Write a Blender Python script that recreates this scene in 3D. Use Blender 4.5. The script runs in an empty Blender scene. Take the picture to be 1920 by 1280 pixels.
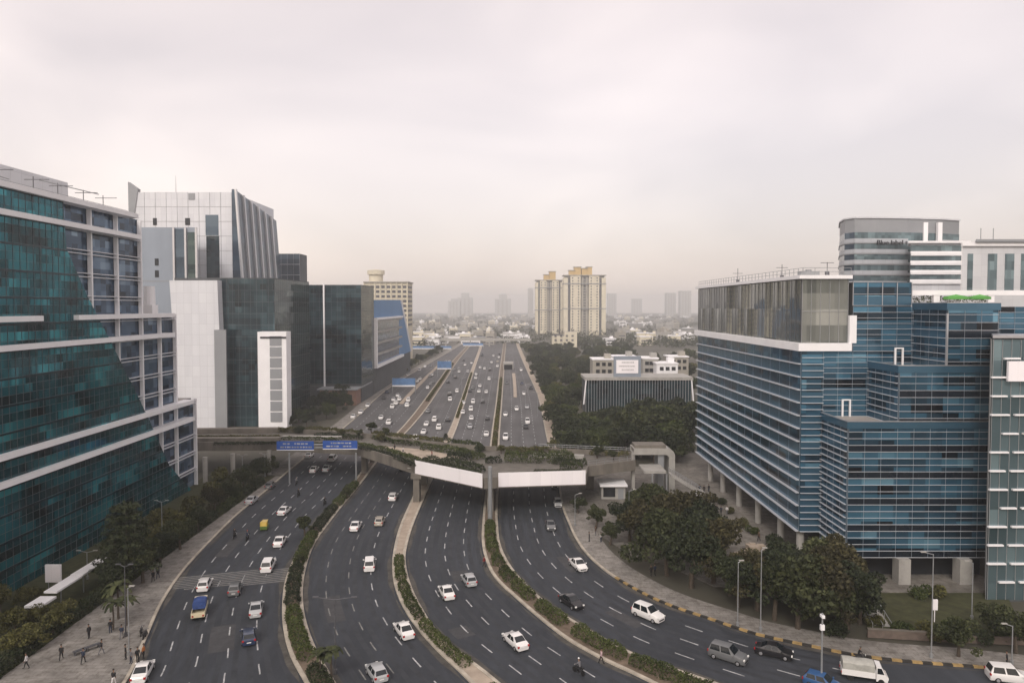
import bpy, bmesh, math, random
from mathutils import Vector, Matrix
from mathutils.geometry import tessellate_polygon
R = math.radians
S = bpy.context.scene
COL = S.collection
rng = random.Random(7)

# ------------------------------------------------------------------ camera, sky, sun, exposure
F, H, HOR, PITCH = 1280.0, 42.0, 575.0, R(2)
SH = (F * math.tan(PITCH) - (640 - HOR))            # shift in photo pixels (small rise of the lens)
cd = bpy.data.cameras.new('camera'); cam = bpy.data.objects.new('camera', cd); COL.objects.link(cam)
cam.location = (0, 0, H); cam.rotation_euler = (R(90) - PITCH, 0, 0)
cd.sensor_width = 36; cd.lens = 36 * F / 1920; cd.shift_y = SH / 1920; cd.clip_start = 1; cd.clip_end = 20000
S.camera = cam
W = bpy.data.worlds.new('World'); S.world = W; W.use_nodes = True
wn, wl = W.node_tree.nodes, W.node_tree.links
wn.clear()
SUN_EL, SUN_AZ = R(40), R(198)
sky = wn.new('ShaderNodeTexSky'); sky.sky_type = 'NISHITA'; sky.sun_disc = False
sky.sun_elevation = SUN_EL; sky.sun_rotation = SUN_AZ; sky.dust_density = 5
b1 = wn.new('ShaderNodeBackground'); b1.inputs[1].default_value = 0.05; wl.new(sky.outputs[0], b1.inputs[0])
tc = wn.new('ShaderNodeTexCoord'); mp = wn.new('ShaderNodeMapping'); mp.inputs['Scale'].default_value = (1.0, 1.0, 2.3)
mp.inputs['Location'].default_value = (0.25, 0.0, 0.35)
wl.new(tc.outputs['Generated'], mp.inputs[0])
nz = wn.new('ShaderNodeTexNoise'); nz.inputs['Scale'].default_value = 1.9; nz.inputs['Detail'].default_value = 4.0
nz.inputs['Roughness'].default_value = 0.42; nz.inputs['Distortion'].default_value = 0.5
wl.new(mp.outputs[0], nz.inputs[0])
cr = wn.new('ShaderNodeValToRGB')
cr.color_ramp.elements[0].position = 0.34; cr.color_ramp.elements[0].color = (0.605, 0.51, 0.463, 1)
cr.color_ramp.elements[1].position = 0.68; cr.color_ramp.elements[1].color = (0.86, 0.725, 0.645, 1)
wl.new(nz.outputs[0], cr.inputs[0])
b2 = wn.new('ShaderNodeBackground'); b2.inputs[1].default_value = 0.80; wl.new(cr.outputs[0], b2.inputs[0])
ad = wn.new('ShaderNodeAddShader'); wl.new(b1.outputs[0], ad.inputs[0]); wl.new(b2.outputs[0], ad.inputs[1])
wo = wn.new('ShaderNodeOutputWorld'); wl.new(ad.outputs[0], wo.inputs[0])
sl = bpy.data.lights.new('sun', 'SUN'); sl.energy = 0.85; sl.angle = R(13); sl.color = (1, 0.97, 0.94)
so = bpy.data.objects.new('sun', sl); COL.objects.link(so)
so.rotation_euler = (R(90) - SUN_EL, 0, R(180) - SUN_AZ); so.location = (0, 0, 300)
S.view_settings.view_transform = 'Standard'; S.view_settings.look = 'None'
S.view_settings.exposure = 0.5; S.view_settings.gamma = 1
S.render.engine = 'CYCLES'
S.cycles.use_denoising = True; S.cycles.max_bounces = 6; S.cycles.diffuse_bounces = 3; S.cycles.glossy_bounces = 3
S.cycles.volume_bounces = 2; S.cycles.transparent_max_bounces = 4

# ------------------------------------------------------------------ helpers
def ray(px, py):
    dx, dy = (px - 960) / F, (640 - py + SH) / F
    c, s = math.cos(PITCH), math.sin(PITCH)
    return Vector((dx, c + s * dy, -s + c * dy))
def at(px, py, z=0.0):                     # point on the level z that the photograph shows there
    d = ray(px, py); t = (z - H) / d.z
    return Vector((d.x * t, d.y * t, z))
def atY(px, py, Y):
    d = ray(px, py); t = Y / d.y
    return Vector((d.x * t, Y, H + d.z * t))

def tag(o, label=None, cat=None, group=None, kind=None):
    if label: o['label'] = label
    if cat: o['category'] = cat
    if group: o['group'] = group
    if kind: o['kind'] = kind
    return o
def thing(name, label, cat, loc=(0, 0, 0), rz=0, group=None):
    o = bpy.data.objects.new(name, None); COL.objects.link(o)
    o.location = loc; o.rotation_euler = (0, 0, rz); o.empty_display_size = 0.5
    return tag(o, label, cat, group)
def wloc(o):
    v = Vector((0, 0, 0))
    while o is not None: v += o.location; o = o.parent
    return v
def copy_tree(o, parent=None):
    c = o.copy(); COL.objects.link(c)
    if parent: c.parent = parent
    for ch in list(o.children): copy_tree(ch, c)
    return c

class MB:
    def __init__(s): s.v = []; s.f = []; s.m = []
    def add(s, vs, fs, m=0):
        k = len(s.v); s.v += [tuple(p) for p in vs]
        for f in fs: s.f.append([k + i for i in f]); s.m.append(m)
    def box(s, x0, x1, y0, y1, z0, z1, m=0):
        s.add([(x0,y0,z0),(x1,y0,z0),(x1,y1,z0),(x0,y1,z0),(x0,y0,z1),(x1,y0,z1),(x1,y1,z1),(x0,y1,z1)],
              [(0,3,2,1),(4,5,6,7),(0,1,5,4),(1,2,6,5),(2,3,7,6),(3,0,4,7)], m)
    def obox(s, a, b, z0, z1, d0, d1, m=0, za=None, zb=None):
        # slab along the line a->b (plan), from d0 to d1 on its outer (right-hand) side
        a = Vector(a[:2]); b = Vector(b[:2]); u = (b - a).normalized(); n = Vector((u.y, -u.x))
        p = [a + n * d1, b + n * d1, b + n * d0, a + n * d0]
        s.add([(q.x,q.y,z0) for q in p] + [(q.x,q.y,z1) for q in p],
              [(0,3,2,1),(4,5,6,7),(0,1,5,4),(1,2,6,5),(2,3,7,6),(3,0,4,7)], m)
    def quad(s, a, b, c, d, m=0): s.add([a, b, c, d], [(0, 1, 2, 3)], m)
    def prism(s, poly, z0, z1, m=0, mtop=None, bottom=True):
        n = len(poly); vs = [(p[0],p[1],z0) for p in poly] + [(p[0],p[1],z1) for p in poly]
        k = len(s.v); s.v += vs
        for i in range(n):
            j = (i + 1) % n; s.f.append([k+i, k+j, k+n+j, k+n+i]); s.m.append(m)
        tri = tessellate_polygon([[Vector((p[0], p[1], 0)) for p in poly]])
        ar = sum(poly[i][0]*poly[(i+1)%n][1]-poly[(i+1)%n][0]*poly[i][1] for i in range(n))
        for t in tri:
            t = list(t)
            q = [poly[i] for i in t]
            cr_ = (q[1][0]-q[0][0])*(q[2][1]-q[0][1])-(q[2][0]-q[0][0])*(q[1][1]-q[0][1])
            if cr_ < 0: t.reverse()
            s.f.append([k+n+i for i in t]); s.m.append(m if mtop is None else mtop)
            if bottom: s.f.append([k+i for i in reversed(t)]); s.m.append(m)
        if ar < 0:
            for f in s.f[-(n + len(tri)*(2 if bottom else 1)):][:n]: f.reverse()
    def tube(s, p0, p1, r0, r1=None, n=8, m=0, cap=True):
        if r1 is None: r1 = r0
        p0 = Vector(p0); p1 = Vector(p1); d = (p1 - p0).normalized()
        a = d.orthogonal().normalized(); b = d.cross(a)
        k = len(s.v)
        for p, r in ((p0, r0), (p1, r1)):
            for i in range(n):
                t = 2 * math.pi * i / n; s.v.append(tuple(p + (a * math.cos(t) + b * math.sin(t)) * r))
        for i in range(n):
            j = (i + 1) % n; s.f.append([k+i, k+j, k+n+j, k+n+i]); s.m.append(m)
        if cap:
            s.f.append([k+i for i in reversed(range(n))]); s.m.append(m)
            s.f.append([k+n+i for i in range(n)]); s.m.append(m)
    def build(s, name, mats, parent=None, origin=None, smooth=False, local=False):
        if not isinstance(mats, (list, tuple)): mats = [mats]
        me = bpy.data.meshes.new(name)
        off = Vector((0, 0, 0))
        if not local: off = wloc(parent) if parent is not None else Vector((0, 0, 0))
        if origin is not None and parent is None: off = Vector(origin)
        me.from_pydata([(x-off.x, y-off.y, z-off.z) for x, y, z in s.v], [], s.f)
        for m in mats: me.materials.append(m)
        me.polygons.foreach_set('material_index', s.m)
        if smooth:
            me.polygons.foreach_set('use_smooth', [True] * len(s.f)); me.set_sharp_from_angle(angle=R(38))
        me.update()
        o = bpy.data.objects.new(name, me); COL.objects.link(o)
        if parent is not None: o.parent = parent
        elif origin is not None: o.location = origin
        return o

def spline(px, step=2.0, z=0.0):
    p = [at(x, y, 0) for x, y in px]
    p = [2 * p[0] - p[1]] + p + [2 * p[-1] - p[-2]]
    out = []
    for i in range(1, len(p) - 2):
        n = max(2, int((p[i+1] - p[i]).length / step))
        for k in range(n):
            t = k / n; a, b, c, d = p[i-1], p[i], p[i+1], p[i+2]
            # centripetal-ish: scale tangents by segment length
            L0, L1, L2 = (b-a).length, (c-b).length, (d-c).length
            m1 = ((b-a)/L0*L1 + (c-b)/L1*L0) / (L0+L1) * L1
            m2 = ((c-b)/L1*L2 + (d-c)/L2*L1) / (L1+L2) * L1
            t2, t3 = t*t, t*t*t
            q = b*(2*t3-3*t2+1) + m1*(t3-2*t2+t) + c*(-2*t3+3*t2) + m2*(t3-t2)
            out.append(Vector((q.x, q.y, z)))
    out.append(p[-2].copy())
    return out
def resample(pts, step):
    out = [pts[0].copy()]; acc = 0
    for a, b in zip(pts, pts[1:]):
        L = (b - a).length
        if L < 1e-6: continue
        d = step - acc
        while d <= L:
            out.append(a + (b - a) * (d / L)); d += step
        acc = (acc + L) % step
    return out
def nearest(pts, q):
    best = None
    for a, b in zip(pts, pts[1:]):
        ab = b - a; t = max(0, min(1, (q - a).dot(ab) / max(ab.length_squared, 1e-9)))
        r = a + ab * t; d = (r - q).length_squared
        if best is None or d < best[0]: best = (d, r, ab)
    return best[1], best[2].normalized(), math.sqrt(best[0])
def offset(pts, d):                       # to the right of travel for d > 0
    out = []
    for i, p in enumerate(pts):
        u = (pts[min(i+1, len(pts)-1)] - pts[max(i-1, 0)]).normalized()
        out.append(p + Vector((u.y, -u.x, 0)) * d)
    return out
def ribbon(mb, l, r, z, m=0):
    for i in range(min(len(l), len(r)) - 1):
        mb.quad((r[i].x,r[i].y,z), (r[i+1].x,r[i+1].y,z), (l[i+1].x,l[i+1].y,z), (l[i].x,l[i].y,z), m)

# ------------------------------------------------------------------ materials
def nodes(name):
    m = bpy.data.materials.new(name); m.use_nodes = True
    return m, m.node_tree.nodes, m.node_tree.links, m.node_tree.nodes['Principled BSDF']
def mat(name, col, rough=0.75, spec=0.3, metal=0.0, var=0.14, scale=0.6, stretch=(1,1,1), obj=False, bump=0.0):
    m, n, l, p = nodes(name)
    p.inputs['Roughness'].default_value = rough; p.inputs['Specular IOR Level'].default_value = spec
    p.inputs['Metallic'].default_value = metal
    if obj: t = n.new('ShaderNodeTexCoord').outputs['Object']
    else: t = n.new('ShaderNodeNewGeometry').outputs['Position']
    mpn = n.new('ShaderNodeMapping'); mpn.inputs['Scale'].default_value = stretch; l.new(t, mpn.inputs[0])
    nn = n.new('ShaderNodeTexNoise'); nn.inputs['Scale'].default_value = scale; nn.inputs['Detail'].default_value = 5
    nn.inputs['Roughness'].default_value = 0.65
    l.new(mpn.outputs[0], nn.inputs[0])
    r = n.new('ShaderNodeValToRGB'); r.color_ramp.elements[0].position = 0.3; r.color_ramp.elements[1].position = 0.72
    r.color_ramp.elements[0].color = tuple(c * (1 - var) for c in col) + (1,)
    r.color_ramp.elements[1].color = tuple(min(1, c * (1 + var)) for c in col) + (1,)
    l.new(nn.outputs[0], r.inputs[0]); l.new(r.outputs[0], p.inputs['Base Color'])
    if bump:
        bn = n.new('ShaderNodeBump'); bn.inputs['Strength'].default_value = bump; l.new(nn.outputs[0], bn.inputs['Height'])
        l.new(bn.outputs[0], p.inputs['Normal'])
    return m
def glass(name, cols, axis='x', cw=1.5, ch=1.4, metal=0.65, rough=0.12, wob=0.012, z0=0.0, big=0.5, bs=0.09, zw=1.0):
    """Curtain-wall glass: every pane of the grid gets its own tint (blinds, lit depth, tint) and its own slight tilt."""
    m, n, l, p = nodes(name)
    p.inputs['Roughness'].default_value = rough; p.inputs['Metallic'].default_value = metal
    g = n.new('ShaderNodeNewGeometry'); sp = n.new('ShaderNodeSeparateXYZ'); l.new(g.outputs['Position'], sp.inputs[0])
    def fl(sock, d, o=0.0):
        a = n.new('ShaderNodeMath'); a.operation = 'MULTIPLY_ADD'; a.inputs[1].default_value = 1/d; a.inputs[2].default_value = -o/d
        l.new(sock, a.inputs[0]); f = n.new('ShaderNodeMath'); f.operation = 'FLOOR'; l.new(a.outputs[0], f.inputs[0]); return f.outputs[0]
    u = fl(sp.outputs['X' if axis == 'x' else 'Y'], cw); v = fl(sp.outputs['Z'], ch, z0)
    cb = n.new('ShaderNodeCombineXYZ'); l.new(u, cb.inputs[0]); l.new(v, cb.inputs[1])
    w = n.new('ShaderNodeTexWhiteNoise'); w.noise_dimensions = '3D'; l.new(cb.outputs[0], w.inputs[0])
    ns = n.new('ShaderNodeTexNoise'); ns.inputs['Scale'].default_value = 1.0; ns.inputs['Detail'].default_value = 2
    mpn = n.new('ShaderNodeMapping'); mpn.inputs['Scale'].default_value = (bs*cw*1.6, bs*ch*4*zw, 1); l.new(cb.outputs[0], mpn.inputs[0]); l.new(mpn.outputs[0], ns.inputs[0])
    mx = n.new('ShaderNodeMath'); mx.operation = 'MULTIPLY_ADD'; mx.inputs[1].default_value = 1 - big
    sc_ = n.new('ShaderNodeMath'); sc_.operation = 'MULTIPLY_ADD'; sc_.inputs[1].default_value = big*3.4; sc_.inputs[2].default_value = -big*1.2
    l.new(ns.outputs[0], sc_.inputs[0]); l.new(w.outputs['Value'], mx.inputs[0]); l.new(sc_.outputs[0], mx.inputs[2])
    r = n.new('ShaderNodeValToRGB'); r.color_ramp.interpolation = 'LINEAR'
    e = r.color_ramp.elements
    while len(e) < len(cols): e.new(0.5)
    for i, c in enumerate(cols): e[i].position = i / (len(cols) - 1); e[i].color = tuple(c) + (1,)
    l.new(mx.outputs[0], r.inputs[0]); l.new(r.outputs[0], p.inputs['Base Color'])
    sv = n.new('ShaderNodeVectorMath'); sv.operation = 'SUBTRACT'; sv.inputs[1].default_value = (0.5, 0.5, 0.5); l.new(w.outputs['Color'], sv.inputs[0])
    ml = n.new('ShaderNodeVectorMath'); ml.operation = 'SCALE'; ml.inputs['Scale'].default_value = wob*2; l.new(sv.outputs[0], ml.inputs[0])
    av = n.new('ShaderNodeVectorMath'); av.operation = 'ADD'; l.new(g.outputs['Normal'], av.inputs[0]); l.new(ml.outputs[0], av.inputs[1])
    nv = n.new('ShaderNodeVectorMath'); nv.operation = 'NORMALIZE'; l.new(av.outputs[0], nv.inputs[0]); l.new(nv.outputs[0], p.inputs['Normal'])
    return m
def leafmat(name, c0, c1, c2):
    m, n, l, p = nodes(name)
    g = n.new('ShaderNodeNewGeometry'); oi = n.new('ShaderNodeObjectInfo')
    nn = n.new('ShaderNodeTexNoise'); nn.inputs['Scale'].default_value = 0.45; nn.inputs['Detail'].default_value = 3; l.new(g.outputs['Position'], nn.inputs[0])
    a = n.new('ShaderNodeMath'); a.operation = 'MULTIPLY_ADD'; a.inputs[1].default_value = 0.55; l.new(g.outputs['Random Per Island'], a.inputs[0])
    b = n.new('ShaderNodeMath'); b.operation = 'MULTIPLY_ADD'; b.inputs[1].default_value = 0.9; b.inputs[2].default_value = -0.25; l.new(nn.outputs[0], b.inputs[0])
    c = n.new('ShaderNodeMath'); c.operation = 'MULTIPLY_ADD'; c.inputs[1].default_value = 0.3; l.new(oi.outputs['Random'], c.inputs[0]); l.new(b.outputs[0], c.inputs[2])
    l.new(c.outputs[0], a.inputs[2])
    r = n.new('ShaderNodeValToRGB'); e = r.color_ramp.elements; e.new(0.5)
    for i, q in enumerate((c0, c1, c2)): e[i].position = (0.1, 0.5, 1.0)[i]; e[i].color = tuple(q) + (1,)
    l.new(a.outputs[0], r.inputs[0]); l.new(r.outputs[0], p.inputs['Base Color'])
    p.inputs['Roughness'].default_value = 0.7; p.inputs['Specular IOR Level'].default_value = 0.15
    return m
def asphalt(name, col, streak=True):
    m, n, l, p = nodes(name)
    g = n.new('ShaderNodeNewGeometry')
    a = n.new('ShaderNodeTexNoise'); a.inputs['Scale'].default_value = 0.06; a.inputs['Detail'].default_value = 6; l.new(g.outputs['Position'], a.inputs[0])
    mp_ = n.new('ShaderNodeMapping'); mp_.inputs['Scale'].default_value = (0.55, 0.03, 1); l.new(g.outputs['Position'], mp_.inputs[0])
    b = n.new('ShaderNodeTexNoise'); b.inputs['Scale'].default_value = 1.0; b.inputs['Detail'].default_value = 4; l.new(mp_.outputs[0], b.inputs[0])
    c = n.new('ShaderNodeTexNoise'); c.inputs['Scale'].default_value = 1.6; c.inputs['Detail'].default_value = 8; c.inputs['Roughness'].default_value = 0.8; l.new(g.outputs['Position'], c.inputs[0])
    s1 = n.new('ShaderNodeMath'); s1.operation = 'ADD'; l.new(a.outputs[0], s1.inputs[0]); l.new(b.outputs[0], s1.inputs[1])
    s2 = n.new('ShaderNodeMath'); s2.operation = 'MULTIPLY_ADD'; s2.inputs[1].default_value = 0.6; l.new(c.outputs[0], s2.inputs[0]); l.new(s1.outputs[0], s2.inputs[2])
    r = n.new('ShaderNodeValToRGB'); r.color_ramp.elements[0].position = 0.45; r.color_ramp.elements[1].position = 1.0
    mr = n.new('ShaderNodeMath'); mr.operation = 'MULTIPLY'; mr.inputs[1].default_value = 0.55; l.new(s2.outputs[0], mr.inputs[0])
    r.color_ramp.elements[0].color = tuple(x*0.62 for x in col) + (1,); r.color_ramp.elements[1].color = tuple(x*1.5 for x in col) + (1,)
    l.new(mr.outputs[0], r.inputs[0]); l.new(r.outputs[0], p.inputs['Base Color'])
    p.inputs['Roughness'].default_value = 0.85; p.inputs['Specular IOR Level'].default_value = 0.25
    return m
def paint(name, col):
    m, n, l, p = nodes(name)
    p.inputs['Base Color'].default_value = tuple(col) + (1,)
    p.inputs['Roughness'].default_value = 0.28; p.inputs['Specular IOR Level'].default_value = 0.5
    p.inputs['Coat Weight'].default_value = 0.5; p.inputs['Coat Roughness'].default_value = 0.08
    g = n.new('ShaderNodeTexCoord'); nn = n.new('ShaderNodeTexNoise'); nn.inputs['Scale'].default_value = 2.5; l.new(g.outputs['Object'], nn.inputs[0])
    mr = n.new('ShaderNodeMapRange'); mr.inputs[3].default_value = 0.22; mr.inputs[4].default_value = 0.42; l.new(nn.outputs[0], mr.inputs[0]); l.new(mr.outputs[0], p.inputs['Roughness'])
    return m

def paving(name, col, cell):
    m = mat(name, col, rough=0.85, var=0.28, scale=0.22)
    n, l = m.node_tree.nodes, m.node_tree.links; p = n['Principled BSDF']; src = p.inputs['Base Color'].links[0].from_socket
    g = n.new('ShaderNodeNewGeometry'); b = n.new('ShaderNodeTexBrick'); b.inputs['Scale'].default_value = 1.0; b.offset = 0.5
    b.inputs['Brick Width'].default_value = cell; b.inputs['Row Height'].default_value = cell * 0.6; b.inputs['Mortar Size'].default_value = 0.03
    b.inputs['Color1'].default_value = (1,1,1,1); b.inputs['Color2'].default_value = (0.80,0.80,0.80,1); b.inputs['Mortar'].default_value = (0.6,0.58,0.55,1)
    l.new(g.outputs['Position'], b.inputs['Vector'])
    x = n.new('ShaderNodeMix'); x.data_type = 'RGBA'; x.blend_type = 'MULTIPLY'; x.inputs['Factor'].default_value = 1.0
    l.new(src, x.inputs[6]); l.new(b.outputs['Color'], x.inputs[7])
    nn = n.new('ShaderNodeTexNoise'); nn.inputs['Scale'].default_value = 0.9; nn.inputs['Detail'].default_value = 6; nn.inputs['Roughness'].default_value = 0.75; l.new(g.outputs['Position'], nn.inputs[0])
    r = n.new('ShaderNodeValToRGB'); r.color_ramp.elements[0].position = 0.36; r.color_ramp.elements[0].color = (0.62,0.6,0.57,1); r.color_ramp.elements[1].position = 0.52; r.color_ramp.elements[1].color = (1,1,1,1); l.new(nn.outputs[0], r.inputs[0])
    y = n.new('ShaderNodeMix'); y.data_type = 'RGBA'; y.blend_type = 'MULTIPLY'; y.inputs['Factor'].default_value = 1.0
    l.new(x.outputs[2], y.inputs[6]); l.new(r.outputs[0], y.inputs[7]); l.new(y.outputs[2], p.inputs['Base Color'])
    return m
def panelled(name, col, cw, ch, var=0.07, rough=0.45, line=0.78):
    m = mat(name, col, rough=rough, var=var, scale=0.12, stretch=(1,1,0.15))
    n, l = m.node_tree.nodes, m.node_tree.links; p = n['Principled BSDF']; src = p.inputs['Base Color'].links[0].from_socket
    g = n.new('ShaderNodeNewGeometry'); sp = n.new('ShaderNodeSeparateXYZ'); l.new(g.outputs['Position'], sp.inputs[0])
    a = n.new('ShaderNodeMath'); a.operation = 'ADD'; l.new(sp.outputs['X'], a.inputs[0]); l.new(sp.outputs['Y'], a.inputs[1])
    c = n.new('ShaderNodeCombineXYZ'); l.new(a.outputs[0], c.inputs[0]); l.new(sp.outputs['Z'], c.inputs[1])
    b = n.new('ShaderNodeTexBrick'); b.offset = 0.0; b.inputs['Scale'].default_value = 1.0; b.inputs['Brick Width'].default_value = cw; b.inputs['Row Height'].default_value = ch; b.inputs['Mortar Size'].default_value = 0.05
    b.inputs['Color1'].default_value = (1,1,1,1); b.inputs['Color2'].default_value = (0.93,0.93,0.94,1); b.inputs['Mortar'].default_value = (line,line,line,1); l.new(c.outputs[0], b.inputs['Vector'])
    x = n.new('ShaderNodeMix'); x.data_type = 'RGBA'; x.blend_type = 'MULTIPLY'; x.inputs['Factor'].default_value = 1.0
    l.new(src, x.inputs[6]); l.new(b.outputs['Color'], x.inputs[7]); l.new(x.outputs[2], p.inputs['Base Color'])
    return m
M = {}
M['asphalt'] = asphalt('asphalt', (0.037, 0.0415, 0.050))
M['asphalt_hazed'] = asphalt('hazed_asphalt', (0.092, 0.091, 0.093))  # far road beyond the bridge: distance haze put into a paler asphalt colour
M['tyre'] = mat('tyre_polished_asphalt', (0.032, 0.036, 0.043), var=0.3, scale=0.5, rough=0.75)
M['dust'] = mat('dusty_asphalt', (0.075, 0.070, 0.063), var=0.45, scale=0.7, rough=0.9)
M['patch'] = mat('patched_asphalt', (0.054, 0.055, 0.059), var=0.25, scale=0.9, rough=0.85)
M['ground'] = mat('ground', (0.085, 0.08, 0.062), var=0.45, scale=0.02)
M['pave'] = paving('paving', (0.265, 0.25, 0.232), 1.2)
M['plaza'] = paving('plaza_paving', (0.20, 0.187, 0.168), 1.6)
M['sand'] = mat('sandy_verge', (0.36, 0.30, 0.24), var=0.25, scale=0.5)
M['soil'] = mat('soil', (0.15, 0.115, 0.085), var=0.4, scale=0.8)
M['grass'] = mat('lawn', (0.048, 0.050, 0.022), var=0.4, scale=0.7, rough=0.9)
M['kerb'] = mat('kerb_stone', (0.40, 0.36, 0.30), var=0.3, scale=0.7)
M['kyel'] = mat('kerb_yellow', (0.34, 0.235, 0.10), var=0.3, scale=1.5)
M['kblk'] = mat('kerb_black', (0.035, 0.033, 0.03), var=0.3, scale=1.5)
M['mark'] = mat('road_paint', (0.36, 0.365, 0.37), var=0.55, scale=1.2)
M['worn'] = mat('worn_road_paint', (0.18, 0.178, 0.17), var=0.4, scale=1.2)
M['conc'] = mat('concrete', (0.33, 0.32, 0.30), var=0.18, scale=0.4)
M['concd'] = mat('stained_concrete', (0.16, 0.145, 0.125), var=0.35, scale=0.35, stretch=(1,1,0.3))
M['white'] = mat('white_paint', (0.80, 0.795, 0.81), var=0.05, scale=0.3, rough=0.6)
M['banner'] = panelled('banner_cloth', (0.88, 0.85, 0.87), 2.4, 9.0, var=0.03, rough=0.6, line=0.92)
M['steel'] = mat('galvanised_steel', (0.30, 0.31, 0.32), rough=0.45, metal=0.4, var=0.1, scale=2)
M['dsteel'] = mat('dark_steel', (0.10, 0.10, 0.11), rough=0.5, metal=0.3, var=0.15, scale=2)
M['dark'] = mat('dark_void', (0.012, 0.013, 0.016), var=0.2)
M['rubber'] = mat('rubber', (0.015, 0.015, 0.016), var=0.2, scale=4, obj=True)
M['alu'] = mat('aluminium', (0.5, 0.5, 0.52), rough=0.35, metal=0.7, var=0.06, scale=1)
M['carglass'] = mat('car_glass', (0.012, 0.016, 0.02), rough=0.06, spec=0.6, var=0.1, obj=True)
M['lampglass'] = mat('lamp_glass', (0.75, 0.75, 0.72), rough=0.15, var=0.05, obj=True)
M['tail'] = mat('tail_lamp', (0.35, 0.02, 0.02), rough=0.2, var=0.1, obj=True)
M['plate'] = mat('plate_white', (0.7, 0.7, 0.68), var=0.05, obj=True)
M['signfar'] = mat('hazed_sign_blue', (0.10, 0.20, 0.38), rough=0.6, var=0.2, scale=0.5)  # distant signs only: blue lightened, haze put into the colour
M['signblue'] = mat('sign_blue', (0.025, 0.085, 0.34), rough=0.5, var=0.12, scale=1.0)
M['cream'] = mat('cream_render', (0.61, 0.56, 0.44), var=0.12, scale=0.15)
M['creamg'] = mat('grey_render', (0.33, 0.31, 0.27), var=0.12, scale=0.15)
M['pale'] = mat('haze_paled_render', (0.42, 0.42, 0.41), var=0.12, scale=0.1)  # far skyline towers: haze fade put into a pale wall colour
M['yellow'] = mat('yellow_render', (0.50, 0.35, 0.14), var=0.12, scale=0.15)
M['bark'] = mat('bark', (0.07, 0.055, 0.042), var=0.3, scale=3, obj=True)
M['leaf_d'] = leafmat('dark_leaves', (0.010, 0.013, 0.009), (0.022, 0.029, 0.016), (0.050, 0.060, 0.028))
M['leaf_b'] = leafmat('brownish_leaves', (0.014, 0.013, 0.008), (0.032, 0.030, 0.016), (0.075, 0.068, 0.032))
M['leaf_m'] = leafmat('mid_leaves', (0.014, 0.019, 0.010), (0.034, 0.041, 0.019), (0.072, 0.080, 0.034))
M['leaf_o'] = leafmat('olive_leaves', (0.025, 0.026, 0.010), (0.060, 0.060, 0.022), (0.12, 0.115, 0.04))
M['leaf_g'] = leafmat('hedge_leaves', (0.012, 0.018, 0.008), (0.036, 0.048, 0.016), (0.080, 0.095, 0.030))

# ------------------------------------------------------------------ ground and roads
g = MB(); g.box(-4200, 4200, -260, 4600, -0.6, -0.02); tag(g.build('ground', M['ground']), kind='structure')
PX = dict(
 L0=[(120,1420),(240,1275),(275,1197),(305,1130),(345,1070),(400,1010),(440,970),(500,920),(560,868),(598,840),(660,790),(720,735),(790,690),(838,662),(870,643)],
 AL=[(640,1420),(572,1280),(545,1230),(532,1180),(530,1130),(535,1090),(548,1055),(572,1010),(600,970),(640,930),(668,897),(690,868),(755,800),(812,727),(846,680),(868,656),(880,643)],
 AR=[(695,1400),(628,1280),(592,1217),(572,1160),(567,1120),(572,1070),(587,1025),(625,970),(682,900),(702,872),(772,800),(826,727),(856,680),(875,656),(886,643)],
 BL=[(980,1410),(880,1278),(815,1215),(780,1175),(742,1105),(736,1055),(742,1015),(775,930),(842,808),(860,760),(879,705),(894,665),(902,643)],
 BR=[(1040,1400),(935,1280),(865,1225),(827,1192),(790,1140),(765,1082),(760,1040),(765,1015),(797,930),(854,808),(870,760),(886,705),(899,665),(906,643)],
 CL=[(1430,1400),(1215,1277),(1115,1229),(1065,1200),(1015,1162),(972,1125),(927,1082),(908,1040),(904,1015),(905,980),(912,910),(919,835),(929,760),(936,700),(941,665),(944,643)],
 CR=[(1620,1380),(1345,1282),(1252,1250),(1190,1227),(1102,1180),(1030,1135),(990,1100),(953,1055),(940,1028),(933,980),(935,910),(936,835),(941,760),(945,700),(947,665),(949,643)],
 R0=[(2500,1330),(1920,1262),(1860,1255),(1690,1241),(1602,1230),(1515,1212),(1415,1190),(1340,1165),(1240,1130),(1180,1100),(1140,1075),(1100,1040),(1077,1007),(1065,980),(1055,955),(1047,910),(1028,835),(1009,745),(990,700),(975,665),(967,643)])
CV = {k: spline(v) for k, v in PX.items()}
rd = MB()
poly = [(p.x, p.y) for p in CV['R0']] + [(p.x, p.y) for p in reversed(CV['L0'])]
rd.prism([(p.x, p.y) for p in CV['R0'] if p.y < 186] + [(p.x, p.y) for p in reversed(CV['L0']) if p.y < 186], -0.016, 0.0, bottom=False); tag(rd.build('road', M['asphalt']), kind='structure')
rd = MB(); rd.prism([(p.x, p.y) for p in CV['R0'] if p.y > 183] + [(p.x, p.y) for p in reversed(CV['L0']) if p.y > 183], -0.02, -0.004, bottom=False); tag(rd.build('road', M['asphalt_hazed']), kind='structure')
def median(name, l, r, top):
    L, Rr = CV[l], CV[r]
    mb = MB(); mb.prism([(p.x,p.y) for p in Rr] + [(p.x,p.y) for p in reversed(L)], 0.004, 0.15, bottom=False)
    tag(mb.build(name, top), kind='structure')
    k = MB()
    for c, sgn in ((L, 1), (Rr, -1)):
        a, b = offset(c, -0.06 * sgn), offset(c, 0.42 * sgn)
        for i in range(len(c) - 1):
            q = [a[i], a[i+1], b[i+1], b[i]]
            if sgn < 0: q = q[::-1]
            k.prism([(p.x, p.y) for p in q], 0.006, 0.20, bottom=False)
    tag(k.build('kerb', M['kerb']), kind='structure')
median('median', 'AL', 'AR', M['soil']); median('median', 'BL', 'BR', M['sand']); median('median', 'CL', 'CR', M['soil'])
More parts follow.
